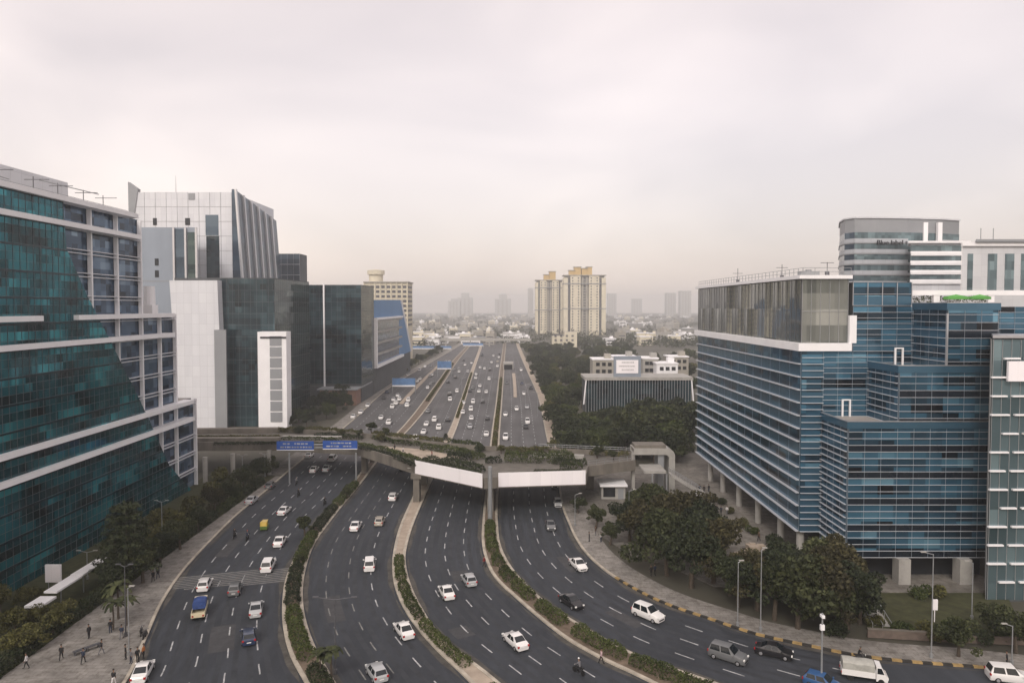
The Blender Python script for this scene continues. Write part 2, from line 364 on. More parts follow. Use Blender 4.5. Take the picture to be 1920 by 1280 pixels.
# outer kerbs; the right one is painted in yellow and black blocks where the road swings right
k = MB(); rs = resample(CV['R0'], 1.1); a, b = offset(rs, 0.0), offset(rs, 0.42)
for i in range(len(rs) - 1):
    painted = rs[i].y < 104
    mi = (1 if i % 2 else 2) if painted else 0
    q = [a[i], b[i], b[i+1], a[i+1]]
    k.prism([(p.x,p.y) for p in (q if True else q)], 0.006, 0.22, mi, bottom=False)
tag(k.build('kerb', [M['kerb'], M['kyel'], M['kblk']]), kind='structure')
k = MB(); rs = resample(CV['L0'], 2); a, b = offset(rs, 0.0), offset(rs, -0.4)
for i in range(len(rs) - 1): k.prism([(p.x,p.y) for p in (a[i],a[i+1],b[i+1],b[i])], 0.006, 0.20, bottom=False)
tag(k.build('kerb', M['kerb']), kind='structure')

# pavements beside the road
def verge(name, curve, d0, d1, ylo, yhi, m, z=0.12):
    c = [p for p in CV[curve] if ylo <= p.y <= yhi]
    a, b = offset(c, d0), offset(c, d1)
    mb = MB(); mb.prism([(p.x,p.y) for p in a] + [(p.x,p.y) for p in reversed(b)], 0.004, z, bottom=False)
    return tag(mb.build(name, m), kind='structure')
mb = MB(); c = [p for p in CV['L0'] if p.y < 168]; a = offset(c, -0.4)
mb.prism([(p.x, p.y) for p in a] + [(-58.6, 168), (-57.6, 58)], 0.004, 0.13, bottom=False)
tag(mb.build('pavement', M['pave']), kind='structure')
mb = MB(); mb.prism([(-57.7,55),(-58.7,168),(-76,168),(-76,55)], 0.0, 0.10, bottom=False); tag(mb.build('lawn', M['grass']), kind='structure')
verge('pavement', 'L0', -0.4, -5.0, 168, 820, M['pave'])
verge('pavement', 'R0', 0.42, 4.6, 40, 168, M['pave'])
verge('pavement', 'R0', 0.42, 3.2, 168, 820, M['sand'])
mb = MB(); mb.prism([tuple(at(*p))[:2] for p in ((1085,955),(1078,905),(1290,850),(1330,850))] + [(56,172),(56,103),(46,103)] +
     [tuple(at(*p))[:2] for p in ((1440,1095),(1340,1100),(1250,1060),(1180,1040),(1120,1000))][0:5], 0.002, 0.09, bottom=False)
tag(mb.build('plaza', M['plaza']), kind='structure')
# small reserve beyond the bridge that splits the service roads, and the strip beside the far right lanes
for pxl, pxr in (([(748,757),(775,728),(806,698),(826,680)], [(756,757),(783,728),(812,698),(830,680)]),
                 ([(963,745),(962,720),(960,700)], [(969,745),(968,720),(966,700)])):
    l_, r_ = spline(pxl), spline(pxr)
    mb = MB(); mb.prism([(p.x,p.y) for p in r_] + [(p.x,p.y) for p in reversed(l_)], 0.004, 0.22, bottom=False)
    tag(mb.build('median', M['sand']), kind='structure')

# lane markings
mk = MB()
def dashes(lc, rc, fr, ylo, yhi, m=0, dash=2.5, cyc=6.2, w=0.085):
    L = [p for p in CV[lc]]
    line = []
    for p in resample(L, 1.0):
        q, _, d = nearest(CV[rc], p)
        if d < 40: line.append(p + (q - p) * fr)
    line = resample(line, 0.5)
    a, b = offset(line, -w), offset(line, w)
    per = int(cyc / 0.5); n = int(dash / 0.5)
    for s in range(0, len(line) - n, per):
        if not ylo < line[s].y < yhi: continue
        ribbon(mk, a[s:s+n+1], b[s:s+n+1], 0.008, m)
tr = MB()
def wear(lc, rc, fr, w, m):
    L = []
    for p in resample([p for p in CV[lc] if p.y < 186], 1.5):
        q, _, d = nearest(CV[rc], p)
        if d < 40: L.append(p + (q - p) * fr)
    ribbon(tr, offset(L, -w), offset(L, w), 0.004, m)
for lc, rc, n in (('L0','AL',5), ('AR','BL',4), ('BR','CL',4), ('CR','R0',4)):
    for i in range(n):
        for d in (0.27, 0.73): wear(lc, rc, (i + d) / n, 0.34, 0)
for lc, rc, fr, y0, y1, w in (('AR','BL',.30,88,97,1.2),('BR','CL',.62,100,106,1.4),('CR','R0',.45,84,90,1.0),('L0','AL',.55,78,86,1.5),('L0','AL',.25,112,126,1.1),('CR','R0',.7,104,112,1.2),('BR','CL',.2,84,87,1.3)):
    L = [p + (nearest(CV[rc], p)[0] - p) * fr for p in resample(CV[lc], 1.0) if y0 < p.y < y1]
    ribbon(tr, offset(L, -w), offset(L, w), 0.0055, 1)
for c_, d in (('AL',-0.45),('AR',0.45),('BL',-0.45),('BR',0.45),('CL',-0.45),('CR',0.45),('R0',-0.45),('L0',0.45)):
    L = offset([p for p in resample(CV[c_], 1.5) if p.y < 186], d)
    ws = [0.28 + 0.22*math.sin(i*0.37+d*9) + 0.12*math.sin(i*1.13) for i in range(len(L))]
    a_ = [p + (q-p)*0 for p, q in zip(L, L)]
    l1 = offset(L, 0.4); l0 = offset(L, -0.4)
    lo, hi = (l0, l1)
    ribbon(tr, [p.lerp(q, 0.5 - w) for p, q, w in zip(lo, hi, ws)], [p.lerp(q, 0.5 + w) for p, q, w in zip(lo, hi, ws)], 0.0065, 2)
tag(tr.build('road_wear', [M['tyre'], M['patch'], M['dust']]), kind='structure')
for lc, rc, n, worn in (('L0','AL',5,()), ('AR','BL',4,(1,2)), ('BR','CL',4,()), ('CR','R0',4,())):
    for i in range(1, n): dashes(lc, rc, i / n, 45, 560, 1 if i in worn else 0)
# worn crossing on the left road: long slanting bars inside a band
A0, A1, B0, B1 = at(322,1107), at(330,1078), at(541,1092), at(549,1062)
for i in range(9):
    t0 = i / 9 - 0.12; t1 = t0 + 0.26
    def P(s, t): return (A0 + (B0 - A0) * s).lerp(A1 + (B1 - A1) * s, t)
    for j in range(10):
        s0, s1 = j / 10, (j + 1) / 10
        def T(s): return t0 + 0.24 * s
        u0, u1 = T(s0), T(s1); 
        if u0 < 0 or u1 + 0.055 > 1: continue
        q = [P(s0,u0), P(s1,u1), P(s1,u1+0.05), P(s0,u0+0.05)]
        mk.quad(*[(p.x,p.y,0.008) for p in q], 1)
tag(mk.build('lane_markings', [M['mark'], M['worn']]), kind='structure')
# ------------------------------------------------------------------ buildings
G = {}
G['teal'] = glass('teal_glass', [(0.003,0.016,0.022),(0.006,0.055,0.07),(0.010,0.105,0.135),(0.016,0.165,0.205),(0.06,0.36,0.42)], 'y', 1.45, 1.32, 0.6, 0.08, 0.014, big=0.82, bs=0.075, zw=1.5)
G['grey'] = glass('grey_glass', [(0.006,0.014,0.028),(0.03,0.06,0.105),(0.085,0.14,0.22),(0.25,0.35,0.45)], 'y', 1.6, 1.32, 0.5, 0.12, big=0.5)
G['bluey'] = glass('blue_glass_side', [(0.004,0.008,0.014),(0.012,0.04,0.07),(0.03,0.11,0.18),(0.06,0.18,0.27)], 'y', 2.2, 2.1, 0.5, 0.12, big=0.45)
G['bluex'] = glass('blue_glass_front', [(0.004,0.007,0.012),(0.016,0.042,0.068),(0.045,0.13,0.205),(0.07,0.195,0.295),(0.16,0.33,0.44)], 'x', 2.4, 1.37, 0.55, 0.10, 0.02, big=0.85, bs=0.085, zw=1.9)
G['mull'] = mat('grey_mullion', (0.26,0.29,0.33), rough=0.4, metal=0.3, var=0.08)
G['ledge'] = mat('silver_ledge', (0.55,0.57,0.61), rough=0.4, metal=0.2, var=0.06, scale=1)
G['bluesp'] = mat('blue_spandrel_glass', (0.055, 0.135, 0.205), rough=0.18, metal=0.5, spec=0.5, var=0.15, scale=0.15)
G['bluedk'] = mat('dark_spandrel_glass', (0.012, 0.02, 0.032), rough=0.15, metal=0.4, spec=0.5, var=0.25, scale=0.2)
G['olive'] = glass('olive_glass', [(0.075,0.088,0.085),(0.20,0.215,0.205),(0.36,0.375,0.355)], 'y', 1.9, 5.2, 0.6, 0.06, 0.03, big=0.75, bs=0.10)
G['olivex'] = glass('olive_glass_front', [(0.08,0.092,0.086),(0.21,0.225,0.21),(0.36,0.375,0.35)], 'x', 1.5, 2.6, 0.6, 0.06, 0.02, big=0.7, bs=0.08)
G['dark'] = glass('dark_green_glass', [(0.004,0.010,0.014),(0.010,0.026,0.036),(0.028,0.06,0.075),(0.07,0.12,0.14)], 'x', 2.2, 2.0, 0.4, 0.10, big=0.7, bs=0.05)
G['darks'] = glass('dark_green_glass_side', [(0.012,0.026,0.03),(0.04,0.07,0.072),(0.11,0.15,0.14)], 'y', 2.2, 2.0, 0.6, 0.08, big=0.8, bs=0.05)
G['pale'] = glass('pale_teal_glass', [(0.04,0.07,0.08),(0.11,0.165,0.185),(0.22,0.31,0.335)], 'x', 1.3, 2.65, 0.45, 0.12, big=0.5)
G['rib'] = glass('rib_bay_glass', [(0.008,0.017,0.03),(0.022,0.045,0.075),(0.05,0.09,0.13)], 'y', 2.4, 3.5, 0.35, 0.2, 0.01, big=0.6)
G['steelblue'] = glass('steel_blue_glass', [(0.014,0.028,0.045),(0.045,0.075,0.11),(0.13,0.18,0.225)], 'y', 2.5, 3.5, 0.5, 0.15, big=0.5)
G['slate'] = mat('slate_panel', (0.24, 0.275, 0.325), var=0.14, scale=0.06, rough=0.5, stretch=(1,1,0.4))
G['panel'] = panelled('metal_panel', (0.64, 0.65, 0.68), 2.6, 3.6, var=0.09)
G['greyp'] = mat('grey_panel', (0.25, 0.26, 0.275), var=0.1, scale=0.07, rough=0.5)
G['greyl'] = panelled('light_grey_panel', (0.40, 0.42, 0.45), 3.0, 4.0, var=0.1)
G['greyl2'] = panelled('off_white_panel', (0.56, 0.57, 0.59), 3.2, 3.4, var=0.08, line=0.85)
G['blue'] = mat('blue_cladding', (0.075, 0.20, 0.40), var=0.12, scale=0.05, rough=0.5)
G['roof'] = mat('roof_screed', (0.30, 0.28, 0.26), var=0.25, scale=0.15)
G['core'] = mat('shell_wall', (0.07, 0.075, 0.08), var=0.2, scale=0.2)

def core(par, poly, z0, z1, m=None, name='wall', top=None, inset=0.0):
    mb = MB(); mb.prism(poly, z0, z1, 0, 1)
    return mb.build(name, [m or G['core'], top or G['roof']], par)
def facade(par, a, b, z0, z1, nst, gl, frame, bay=2.4, lines=2, ld=0.22, lh=0.12, mw=0.05, md=0.12, sp=None, spf=0.3, base_d=0.02, mull=True, lname='ledge', gname='window_band'):
    a = Vector(a); b = Vector(b); L = (b - a).length; u = (b - a).normalized(); h = (z1 - z0) / nst
    for k in range(nst):
        za = z0 + k * h; s0 = za + (spf * h if sp else 0)
        w = MB(); w.obox(a, b, s0 + 0.01, za + h - 0.01, base_d, base_d + 0.07); w.build(gname, gl, par)
        if sp:
            w = MB(); w.obox(a, b, za + 0.01, s0, base_d, base_d + 0.10); w.build('spandrel', sp, par)
        if lines:
            w = MB()
            for j in range(lines):
                z = za + h * j / lines
                w.obox(a, b, z - lh/2, z + lh/2, base_d + 0.11, base_d + 0.11 + ld)
            w.build(lname, frame, par)
    if mull:
        w = MB(); n = max(1, round(L / bay))
        for i in range(n + 1):
            p = a + u * (L * i / n)
            w.obox(p - u * mw, p + u * mw, z0, z1, base_d + 0.075, base_d + 0.075 + md)
        w.build('mullion_frame', G['mull'] if frame is G['ledge'] else frame, par)
def rail(par, pts, z, h=1.1, m=None, name='railing', step=1.8):
    mb = MB()
    for a, b in zip(pts, pts[1:]):
        a, b = Vector(a), Vector(b); L = (b - a).length; n = max(1, int(L / step))
        for i in range(n + 1):
            p = a.lerp(b, i / n); mb.tube((p.x,p.y,z), (p.x,p.y,z+h), 0.045, n=5)
        for q in (h, h * 0.5): mb.tube((a.x,a.y,z+q), (b.x,b.y,z+q), 0.04, n=5)
    return mb.build(name, m or M['steel'], par)

# --- the stepped teal glass office beside the left road
t = thing('office_building', 'stepped office block with sloping teal glass front and white horizontal bands', 'building', (-90, 110, 0))
for z0, z1, y1 in ((0, 20.6, 160), (20.6, 40.2, 151), (40.2, 59.4, 137.5)):
    core(t, [(-75.4, 55), (-75.4, y1 - 0.3), (-105, y1 - 0.3), (-105, 55)], z0, z1)
bnd = [(0,155.5),(7.3,146),(21.3,136.2),(35.7,125),(43.4,118.8),(51.8,113),(59.4,112.6)]
def by(z):
    for (z0,y0),(z1,y1) in zip(bnd, bnd[1:]):
        if z <= z1: return y0 + (y1 - y0) * (z - z0) / (z1 - z0)
    return bnd[-1][1]
NS = 15; hs = 59.4 / NS
def yend(z): return 160 if z < 20.5 else (151 if z < 40 else 137.5)
for kf in range(NS):
    za, zb = kf * hs, (kf + 1) * hs
    mb = MB(); ya, yb = by(za), by(zb)
    x0, x1 = -75.3, -73.6
    mb.add([(x1,55,za+.01),(x1,ya,za+.01),(x1,yb,zb),(x1,55,zb),(x0,55,za+.01),(x0,ya,za+.01),(x0,yb,zb),(x0,55,zb)],
           [(0,1,2,3),(1,5,6,2),(3,2,6,7),(4,5,1,0)])
    mb.build('glass_band', G['teal'], t)
    mb = MB(); mb.box(-75.35, -75.05, by(zb) - 0.5, yend((za+zb)/2), za + .02, zb - .02); mb.build('window_band', G['grey'], t)
mb = MB()                                                      # fine grid on the teal face
for i in range(70):
    y = 56 + i * 1.45
    zt = 59.4
    if y > by(59.4):
        zt = max(z for z in [j * 0.4 for j in range(149)] if by(z) >= y) if y < by(0) else 0
    if zt > 0.5: mb.box(-73.6, -73.55, y - 0.03, y + 0.03, 0.2, zt)
for i in range(1, 45):
    z = i * 1.32; mb.box(-73.6, -73.56, 55, by(z) - 0.05, z - 0.025, z + 0.025)
mb.build('mullion_frame', M['dsteel'], t)
for kf in range(1, NS + 1):                                    # dark floor lines on the teal glass
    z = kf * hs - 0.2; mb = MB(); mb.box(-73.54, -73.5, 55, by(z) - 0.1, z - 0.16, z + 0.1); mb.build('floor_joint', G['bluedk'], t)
for i, y in enumerate((113, 121, 129, 137.2, 144.3, 150.8, 159.8)):   # white uprights and ladder rails of the grid zone
    zt = 59.2 if y < 138 else (40.4 if y < 151 else 20.5)
    zb = max([z for z in [j * 0.5 for j in range(120)] if by(z) > y + 0.5] or [0])
    mb = MB(); mb.box(-74.95, -74.2, y - 0.17, y + 0.17, zb, zt); mb.build('upright', M['white'], t)
for kf in range(1, NS):
    z = kf * hs; mb = MB()
    for dz in (-0.32, 0.32): mb.box(-74.9, -74.3, by(z) + 0.3, yend(z), z + dz - 0.07, z + dz + 0.07)
    mb.build('ladder_rail', G['panel'], t)
for z, segs in ((55.6, [(55, 134.6)]), (40.2, [(55, 106), (114.6, 147.2)]), (36.0, [(55, 147.2)]), (20.4, [(55, 155.6)]), (16.4, [(55, 155.6)]), (59.6, [(55, 133.6)])):
    for y0, y1 in segs:
        mb = MB(); mb.box(-75.0, -72.7, y0, y1, z - 0.42, z + 0.42); mb.build('white_band', M['white'], t)
for z0, z1, y1 in ((0, 20.6, 160), (20.6, 40.2, 151), (40.2, 59.4, 137.5)):   # end walls
    mb = MB(); mb.box(-104, -75.6, y1 - 0.28, y1 - 0.1, z0, z1); mb.build('end_wall', G['greyp'], t)
mb = MB(); mb.box(-104, -84, 55, 130, 59.45, 65.4); mb.build('penthouse', G['panel'], t)
mb = MB(); mb.box(-84, -83.85, 55, 130, 60.2, 62.0); mb.build('penthouse_louvre', G['greyp'], t)
rail(t, [(-76.5, 60), (-76.5, 136.5)], 59.45, 1.6)
mb = MB()
for y in (86, 95, 104, 112, 118, 125, 131): 
    mb.tube((-78, y, 59.45), (-78, y, 63.2), 0.07); mb.tube((-79.5, y, 62.7), (-75.4, y, 62.7), 0.06)
mb.build('davit', M['dsteel'], t)
mb = MB(); mb.tube((-77, 112, 62.6), (-77, 128, 62.9), 0.08); mb.tube((-79, 80, 63), (-79, 108, 62), 0.08); mb.build('cradle_rail', M['steel'], t)
tk = MB(); tk.tube((-78, 147, 42.4), (-78, 147, 46.4), 1.2, 1.1, 14); tk.box(-79.2, -76.8, 145.8, 148.2, 40.25, 42.4)
tag(tk.build('water_tank', M['white'], origin=(-78,147,40.25)), 'white cylindrical tank standing on the terrace of the stepped teal block', 'tank')

# --- grey and white stepped office on the right, blue glass
t = thing('office_building', 'blue glass office block with silver ledges and a glazed penthouse by the right plaza', 'building', (60, 140, 0))
X0, Y0, Y1, ZB = 47.2, 111.0, 172.6, 5.2
core(t, [(X0, Y0), (96, Y0), (96, Y1), (X0, Y1)], ZB, 34.8)
core(t, [(54.5, Y0 + 6), (96, Y0 + 6), (96, Y1 - 3), (54.5, Y1 - 3)], 0, ZB, M['dark'], 'lobby_wall')
facade(t, (X0, Y1), (X0, Y0), ZB, 34.8, 7, G['bluey'], G['ledge'], bay=4.4, lines=2, ld=0.5, lh=0.15, sp=G['bluesp'], spf=0.42, mw=0.025, md=0.03)
facade(t, (X0, Y0), (50.7, Y0), ZB, 34.8, 7, G['bluex'], G['ledge'], mull=False, lines=4, ld=0.3, lh=0.08, sp=G['bluesp'], spf=0.42)
facade(t, (50.7, Y0), (96, Y0), 24.2, 34.7, 3, G['bluex'], G['ledge'], bay=2.4, lines=4, ld=0.14, lh=0.05, sp=G['bluesp'], spf=0.33, mw=0.022, md=0.05)
facade(t, (55.4, Y0), (96, Y0), 34.8, 42, 2, G['bluex'], G['ledge'], bay=2.4, lines=4, ld=0.14, lh=0.05, sp=G['bluesp'], spf=0.33, mw=0.022, md=0.05)
core(t, [(55.4, Y0), (96, Y0), (96, Y1), (55.4, Y1)], 34.8, 42.0)
mb = MB(); mb.box(X0 - 0.9, 54.9, Y0 - 0.9, Y1 + 0.6, 34.85, 36.1); mb.build('white_slab', M['white'], t)
core(t, [(X0, Y0 + 0.3), (54.7, Y0 + 0.3), (54.7, Y1), (X0, Y1)], 36.1, 46.5, G['core'], 'penthouse_wall')
facade(t, (X0, Y1), (X0, Y0 + 0.3), 36.1, 46.4, 2, G['olive'], M['dsteel'], bay=1.9, lines=0, mw=0.045, md=0.05)
facade(t, (X0, Y0 + 0.3), (54.7, Y0 + 0.3), 36.1, 46.4, 2, G['olivex'], M['steel'], bay=1.5, lines=1, lh=0.1, ld=0.1, mw=0.04, md=0.05)
mb = MB(); mb.box(X0 - 0.8, 55.0, Y0 - 0.6, Y1 + 0.6, 46.52, 47.1); mb.build('penthouse_roof', M['white'], t)
rail(t, [(X0, Y1), (X0, Y0), (55, Y0)], 47.1, 1.2)
mb = MB(); mb.box(54.75, 55.9, Y0 - 0.35, Y0 + 0.2, 36.1, 40.6); mb.build('white_pier', M['white'], t)
core(t, [(55.6, Y0 + 0.6), (65.2, Y0 + 0.6), (65.2, Y0 + 14), (55.6, Y0 + 14)], 42, 46)
facade(t, (55.6, Y0 + 0.6), (65.2, Y0 + 0.6), 42.2, 45.9, 1, G['bluex'], M['alu'], bay=2.4, lines=2, ld=0.12, lh=0.07, sp=G['bluesp'], spf=0.4)
# the three stepped wings of the front
for x0, z0, z1, n in ((50.7, 4.1, 24.2, 5), (58.2, 24.2, 32.6, 2), (65.3, 32.6, 42.0, 2)):
    core(t, [(x0, 102.3), (73, 102.3), (73, 110.9), (x0, 110.9)], z0, z1)
    facade(t, (x0, 102.3), (72.8, 102.3), z0, z1, n, G['bluex'], G['ledge'], bay=2.4, lines=4, ld=0.14, lh=0.05, sp=G['bluedk'], spf=0.26, mw=0.022, md=0.05)
    facade(t, (x0, 110.9), (x0, 102.3), z0, z1, n, G['bluey'], G['ledge'], bay=2.2, lines=4, ld=0.3, lh=0.07, sp=G['bluesp'], spf=0.35, mw=0.025, md=0.04)
    mb = MB(); mb.box(x0 - 0.35, 73, 101.95, 102.28, z1 - 0.5, z1 + 0.55); mb.box(x0 - 0.35, x0 - 0.02, 102.28, 110.9, z1 - 0.5, z1 + 0.55)
    mb.build('parapet', G['bluesp'], t)
    mb = MB(); mb.box(x0 - 0.4, 73, 101.88, 102.32, z1 + 0.56, z1 + 0.66); mb.box(x0 - 0.42, x0 + 0.05, 102.33, 110.9, z1 + 0.56, z1 + 0.66); mb.build('coping', M['alu'], t)
for x, z in ((53.6, 24.2), (62.0, 32.6)):                      # white door surrounds on the terraces
    mb = MB(); mb.box(x, x + 0.22, 110.3, 110.6, z, z + 2.6); mb.box(x + 1.2, x + 1.42, 110.3, 110.6, z, z + 2.6); mb.box(x, x + 1.42, 110.3, 110.6, z + 2.6, z + 2.8)
    mb.build('door_frame', M['white'], t)
mb = MB(); mb.box(65.0, 65.25, 102.0, 102.27, 33.2, 41.0); mb.build('downpipe', M['alu'], t)
for y in (163.4, 153.6, 142.6, 131.4, 120.3, 112.2):
    mb = MB(); mb.tube((X0 + 0.7, y, 0.05), (X0 + 0.7, y, ZB), 0.62, n=18); mb.build('column', M['conc'], t, smooth=True)
for x in (51.5, 59.0, 68.2):
    mb = MB(); mb.box(x - 0.9, x + 0.9, 101.2, 103.0, 0.28, 4.08); mb.build('column', M['conc'], t)
mb = MB(); mb.box(52, 73, 105.2, 110, 0.28, 4.08); mb.build('lobby_glazing', M['dark'], t)
mb = MB(); mb.box(50.7, 73, 98.5, 111, 0.0, 0.3); mb.build('podium', M['plaza'], t)
# things on its roofs
mb = MB(); mb.box(65.6, 96, 112.5, 113.2, 43.9, 44.7)
for x in (70, 79, 88): mb.box(x - 0.5, x + 0.5, 112.6, 113.1, 42.05, 43.9)
tag(mb.build('pergola', M['white'], origin=(70, 113, 42.05)), 'long white roof beam on stubs above the blue glass block', 'pergola')
for i, (x, w) in enumerate(((71.8, 2.0), (75.6, 1.7))):
    r0 = thing('garden_umbrella', ['wide bright green canopy on the roof of the blue block, nearer the penthouse', 'smaller bright green canopy on the roof of the blue block, nearer the frame edge'][i], 'umbrella', (x, 110.5, 42.05), group='green canopies on the blue block roof')
    mb = MB()
    for s in range(12):
        a0, a1 = 2*math.pi*s/12, 2*math.pi*(s+1)/12
        mb.add([(x,110.5,44.0),(x+w*math.cos(a0),110.5+1.2*math.sin(a0),43.6),(x+w*math.cos(a1),110.5+1.2*math.sin(a1),43.6)], [(0,1,2)])
        mb.add([(x+w*math.cos(a0),110.5+1.2*math.sin(a0),43.6),(x+w*math.cos(a1),110.5+1.2*math.sin(a1),43.6),(x+w*math.cos(a1),110.5+1.2*math.sin(a1),43.2),(x+w*math.cos(a0),110.5+1.2*math.sin(a0),43.2)], [(0,1,2,3)])
    mb.build('canopy', mat('green_canvas', (0.10, 0.33, 0.07), var=0.15), r0)
    mb = MB(); mb.tube((x,110.5,42.05), (x,110.5,43.9), 0.05); mb.build('pole', M['steel'], r0)
for i, (x, y) in enumerate(((49.5, 150), (50.5, 128), (52.5, 114))):
    mb = MB(); mb.tube((x,y,47.1), (x,y,50.4 - i*0.5), 0.06); mb.tube((x-1.1,y,49.3), (x+1.1,y,49.3), 0.045); mb.box(x-0.3,x+0.3,y-0.2,y+0.2,47.1,47.9)
    tag(mb.build('aerial', M['dsteel'], origin=(x,y,47.1)), 'dark cross-armed aerial on the penthouse roof, ' + ['farthest back', 'middle of three', 'at the near corner'][i], 'aerial', 'aerials on the penthouse roof')
for i, (x, y, w) in enumerate(((52, 120, 1.6), (53.5, 124, 1.2))):
    mb = MB(); mb.box(x-w, x+w, y-0.8, y+0.8, 47.1, 48.2); mb.tube((x,y,48.2),(x,y,48.5),0.5,n=12)
    tag(mb.build('air_conditioner', M['steel'], origin=(x,y,47.1)), ['wide grey cooling unit on the penthouse roof', 'narrower grey cooling unit behind the wide one on the penthouse roof'][i], 'cooling unit', 'cooling units on the penthouse roof')

# --- pale teal glass tower at the right frame edge
t = thing('glass_tower', 'pale teal glass tower with broken white ledges at the right frame edge', 'building', (80, 98, 0))
core(t, [(67.7, 96), (112, 96), (112, 101.8), (71.6, 101.8)], 0, 37.6)
facade(t, (67.7, 96), (112, 96), 0.3, 37.4, 14, G['pale'], M['steel'], bay=1.3, lines=0, mw=0.035, md=0.06)
facade(t, (71.6, 101.8), (67.7, 96), 0.3, 37.4, 14, G['darks'], M['steel'], bay=1.9, lines=0, mw=0.035, md=0.06)
for kf in range(1, 14):
    z = 0.3 + 2.65 * kf
    mb = MB(); x = 67.4 + (1.7 if kf % 4 == 1 else 0)
    while x < 110:
        w = 2.2 if kf % 2 else 2.6
        mb.box(x, x + w, 95.45, 95.85, z - 0.11, z + 0.11); x += w + 0.7
    mb.build('ledge', M['white'], t)
mb = MB(); mb.prism([(67.4,95.6),(112,95.6),(112,102),(71.7,102)], 37.62, 38.0); mb.build('coping', M['alu'], t)
mb = MB(); mb.box(69.3, 74.5, 95.0, 95.4, 31.6, 34.4); tag(mb.build('billboard', M['banner'], origin=(69.3,95.4,31.6)), 'blank white panel fixed high on the pale teal tower', 'sign')

# --- distant curved office with roof sign, and the white block with tall teal windows
t = thing('office_building', 'pale grey office tower with a rounded end and dark rooftop lettering', 'building', (140, 262, 0))
P = [(atY(x, 575, y).x, y) for x, y in ((1572, 290), (1573, 272), (1582, 262), (1600, 258), (1640, 258), (1700, 259), (1760, 262), (1795, 266))] + [(atY(1795,575,300).x, 300), (atY(1572,575,300).x+8, 300)]
core(t, P, 0, 70.4, G['greyp']); 
def zt(y): return H + (575 - y) * 260 / F
for i in range(7):
    a_, b_ = P[i], P[i+1]
    facade(t, a_, b_, 30, 70, 10, G['pale'] if i > 2 else G['steelblue'], G['greyp'], bay=3, lines=1, ld=0.25, lh=0.5, sp=G['greyl'], spf=0.42 if i != 5 else 0.2, mull=False, gname='window_band')
core(t, [(x, y) for x, y in P], 70.4, 75.2, G['greyp'], 'crown')
mb = MB()
for i in range(7): mb.obox(P[i], P[i+1], 75.2, 75.7, -0.3, 0.5)
mb.build('roof_edge', G['panel'], t)
tx = bpy.data.curves.new('sign_lettering', 'FONT'); tx.body = 'Blue label t'; tx.size = 2.6; tx.extrude = 0.2; tx.align_x = 'LEFT'
to = bpy.data.objects.new('sign_lettering', tx); COL.objects.link(to); to.parent = t

dg_ = bpy.context.evaluated_depsgraph_get(); tx.materials.append(M['dark']); dg_.update()
tm_ = bpy.data.meshes.new_from_object(to.evaluated_get(dg_)); bpy.data.objects.remove(to)
to = bpy.data.objects.new('sign_lettering', tm_); COL.objects.link(to); to.parent = t
to.location = Vector((atY(1640, 575, 257.4).x, 256.8, zt(461))) - wloc(t); to.rotation_euler = (R(90), 0, R(0.8))
mb = MB(); 
for x in (1738, 1765): p = atY(x, 430, 259); mb.box(p.x-0.8, p.x+0.8, 259.6, 261, zt(455), zt(418))
mb.build('white_fin', M['white'], t)
t2 = thing('office_building', 'lower white and glass strip block in front of the rounded grey tower', 'building', (150, 245, 0))
p0, p1 = atY(1705, 575, 245).x, atY(1800, 575, 245).x
def zz(y): return H + (575 - y) * 245 / F
core(t2, [(p0,245),(p1,245),(p1,257),(p0*257/245+.3,257)], 0, zz(457), G['panel'])
facade(t2, (p0,245), (p1,245), zz(530), zz(460), 4, G['pale'], M['white'], bay=4, lines=1, ld=0.5, lh=0.9, sp=M['white'], spf=0.35, mull=False)
mb = MB(); mb.prism([(p0-2,243),(p1+2,243),(p1+2,257.2),(p0*257/245-1,257.2)], zz(457)+0.02, zz(453)); mb.build('roof', M['white'], t2)
t = thing('office_building', 'white office block with tall teal window strips at far right', 'building', (150, 205, 0))
p0, p1 = atY(1802, 575, 205).x, atY(2010, 575, 205).x
def zz(y): return H + (575 - y) * 205 / F
core(t, [(p0,205),(p1,205),(p1,226),(p0*226/205+.3,226)], 0, zz(456), G['greyl2'])
for x in (1812, 1850, 1882, 1912, 1945, 1978):
    q0, q1 = atY(x, 575, 205).x, atY(x + (10 if x == 1812 else 17), 575, 205).x
    mb = MB(); mb.box(q0, q1, 204.85, 204.98, zz(545), zz(476)); mb.build('window', G['pale'], t)
    mb = MB(); mb.box(q0, q1, 204.8, 204.97, zz(552), zz(546)); mb.build('window', M['dark'], t)
mb = MB(); mb.prism([(p0+3,203.5),(p1,203.5),(p1,226.5),(p0*226/205+4,226.5)], zz(455), zz(450)); mb.build('roof', G['greyp'], t)
mb = MB(); mb.box(p0-0.5, p1, 204.2, 204.96, zz(462), zz(456)+.02); mb.build('cornice', M['white'], t)
for i, x in enumerate((1822, 1845)):
    p = atY(x, 450, 210); p.x += 0; mb = MB(); mb.tube((p.x,206,zz(450)), (p.x,206,zz(428)), 0.12)
    tag(mb.build('mast', M['steel'], origin=(p.x,206,zz(450))), ['thin grey mast on the white block, nearer the rounded tower', 'thin grey mast on the white block, nearer the frame edge'][i], 'mast', 'masts on the white block')

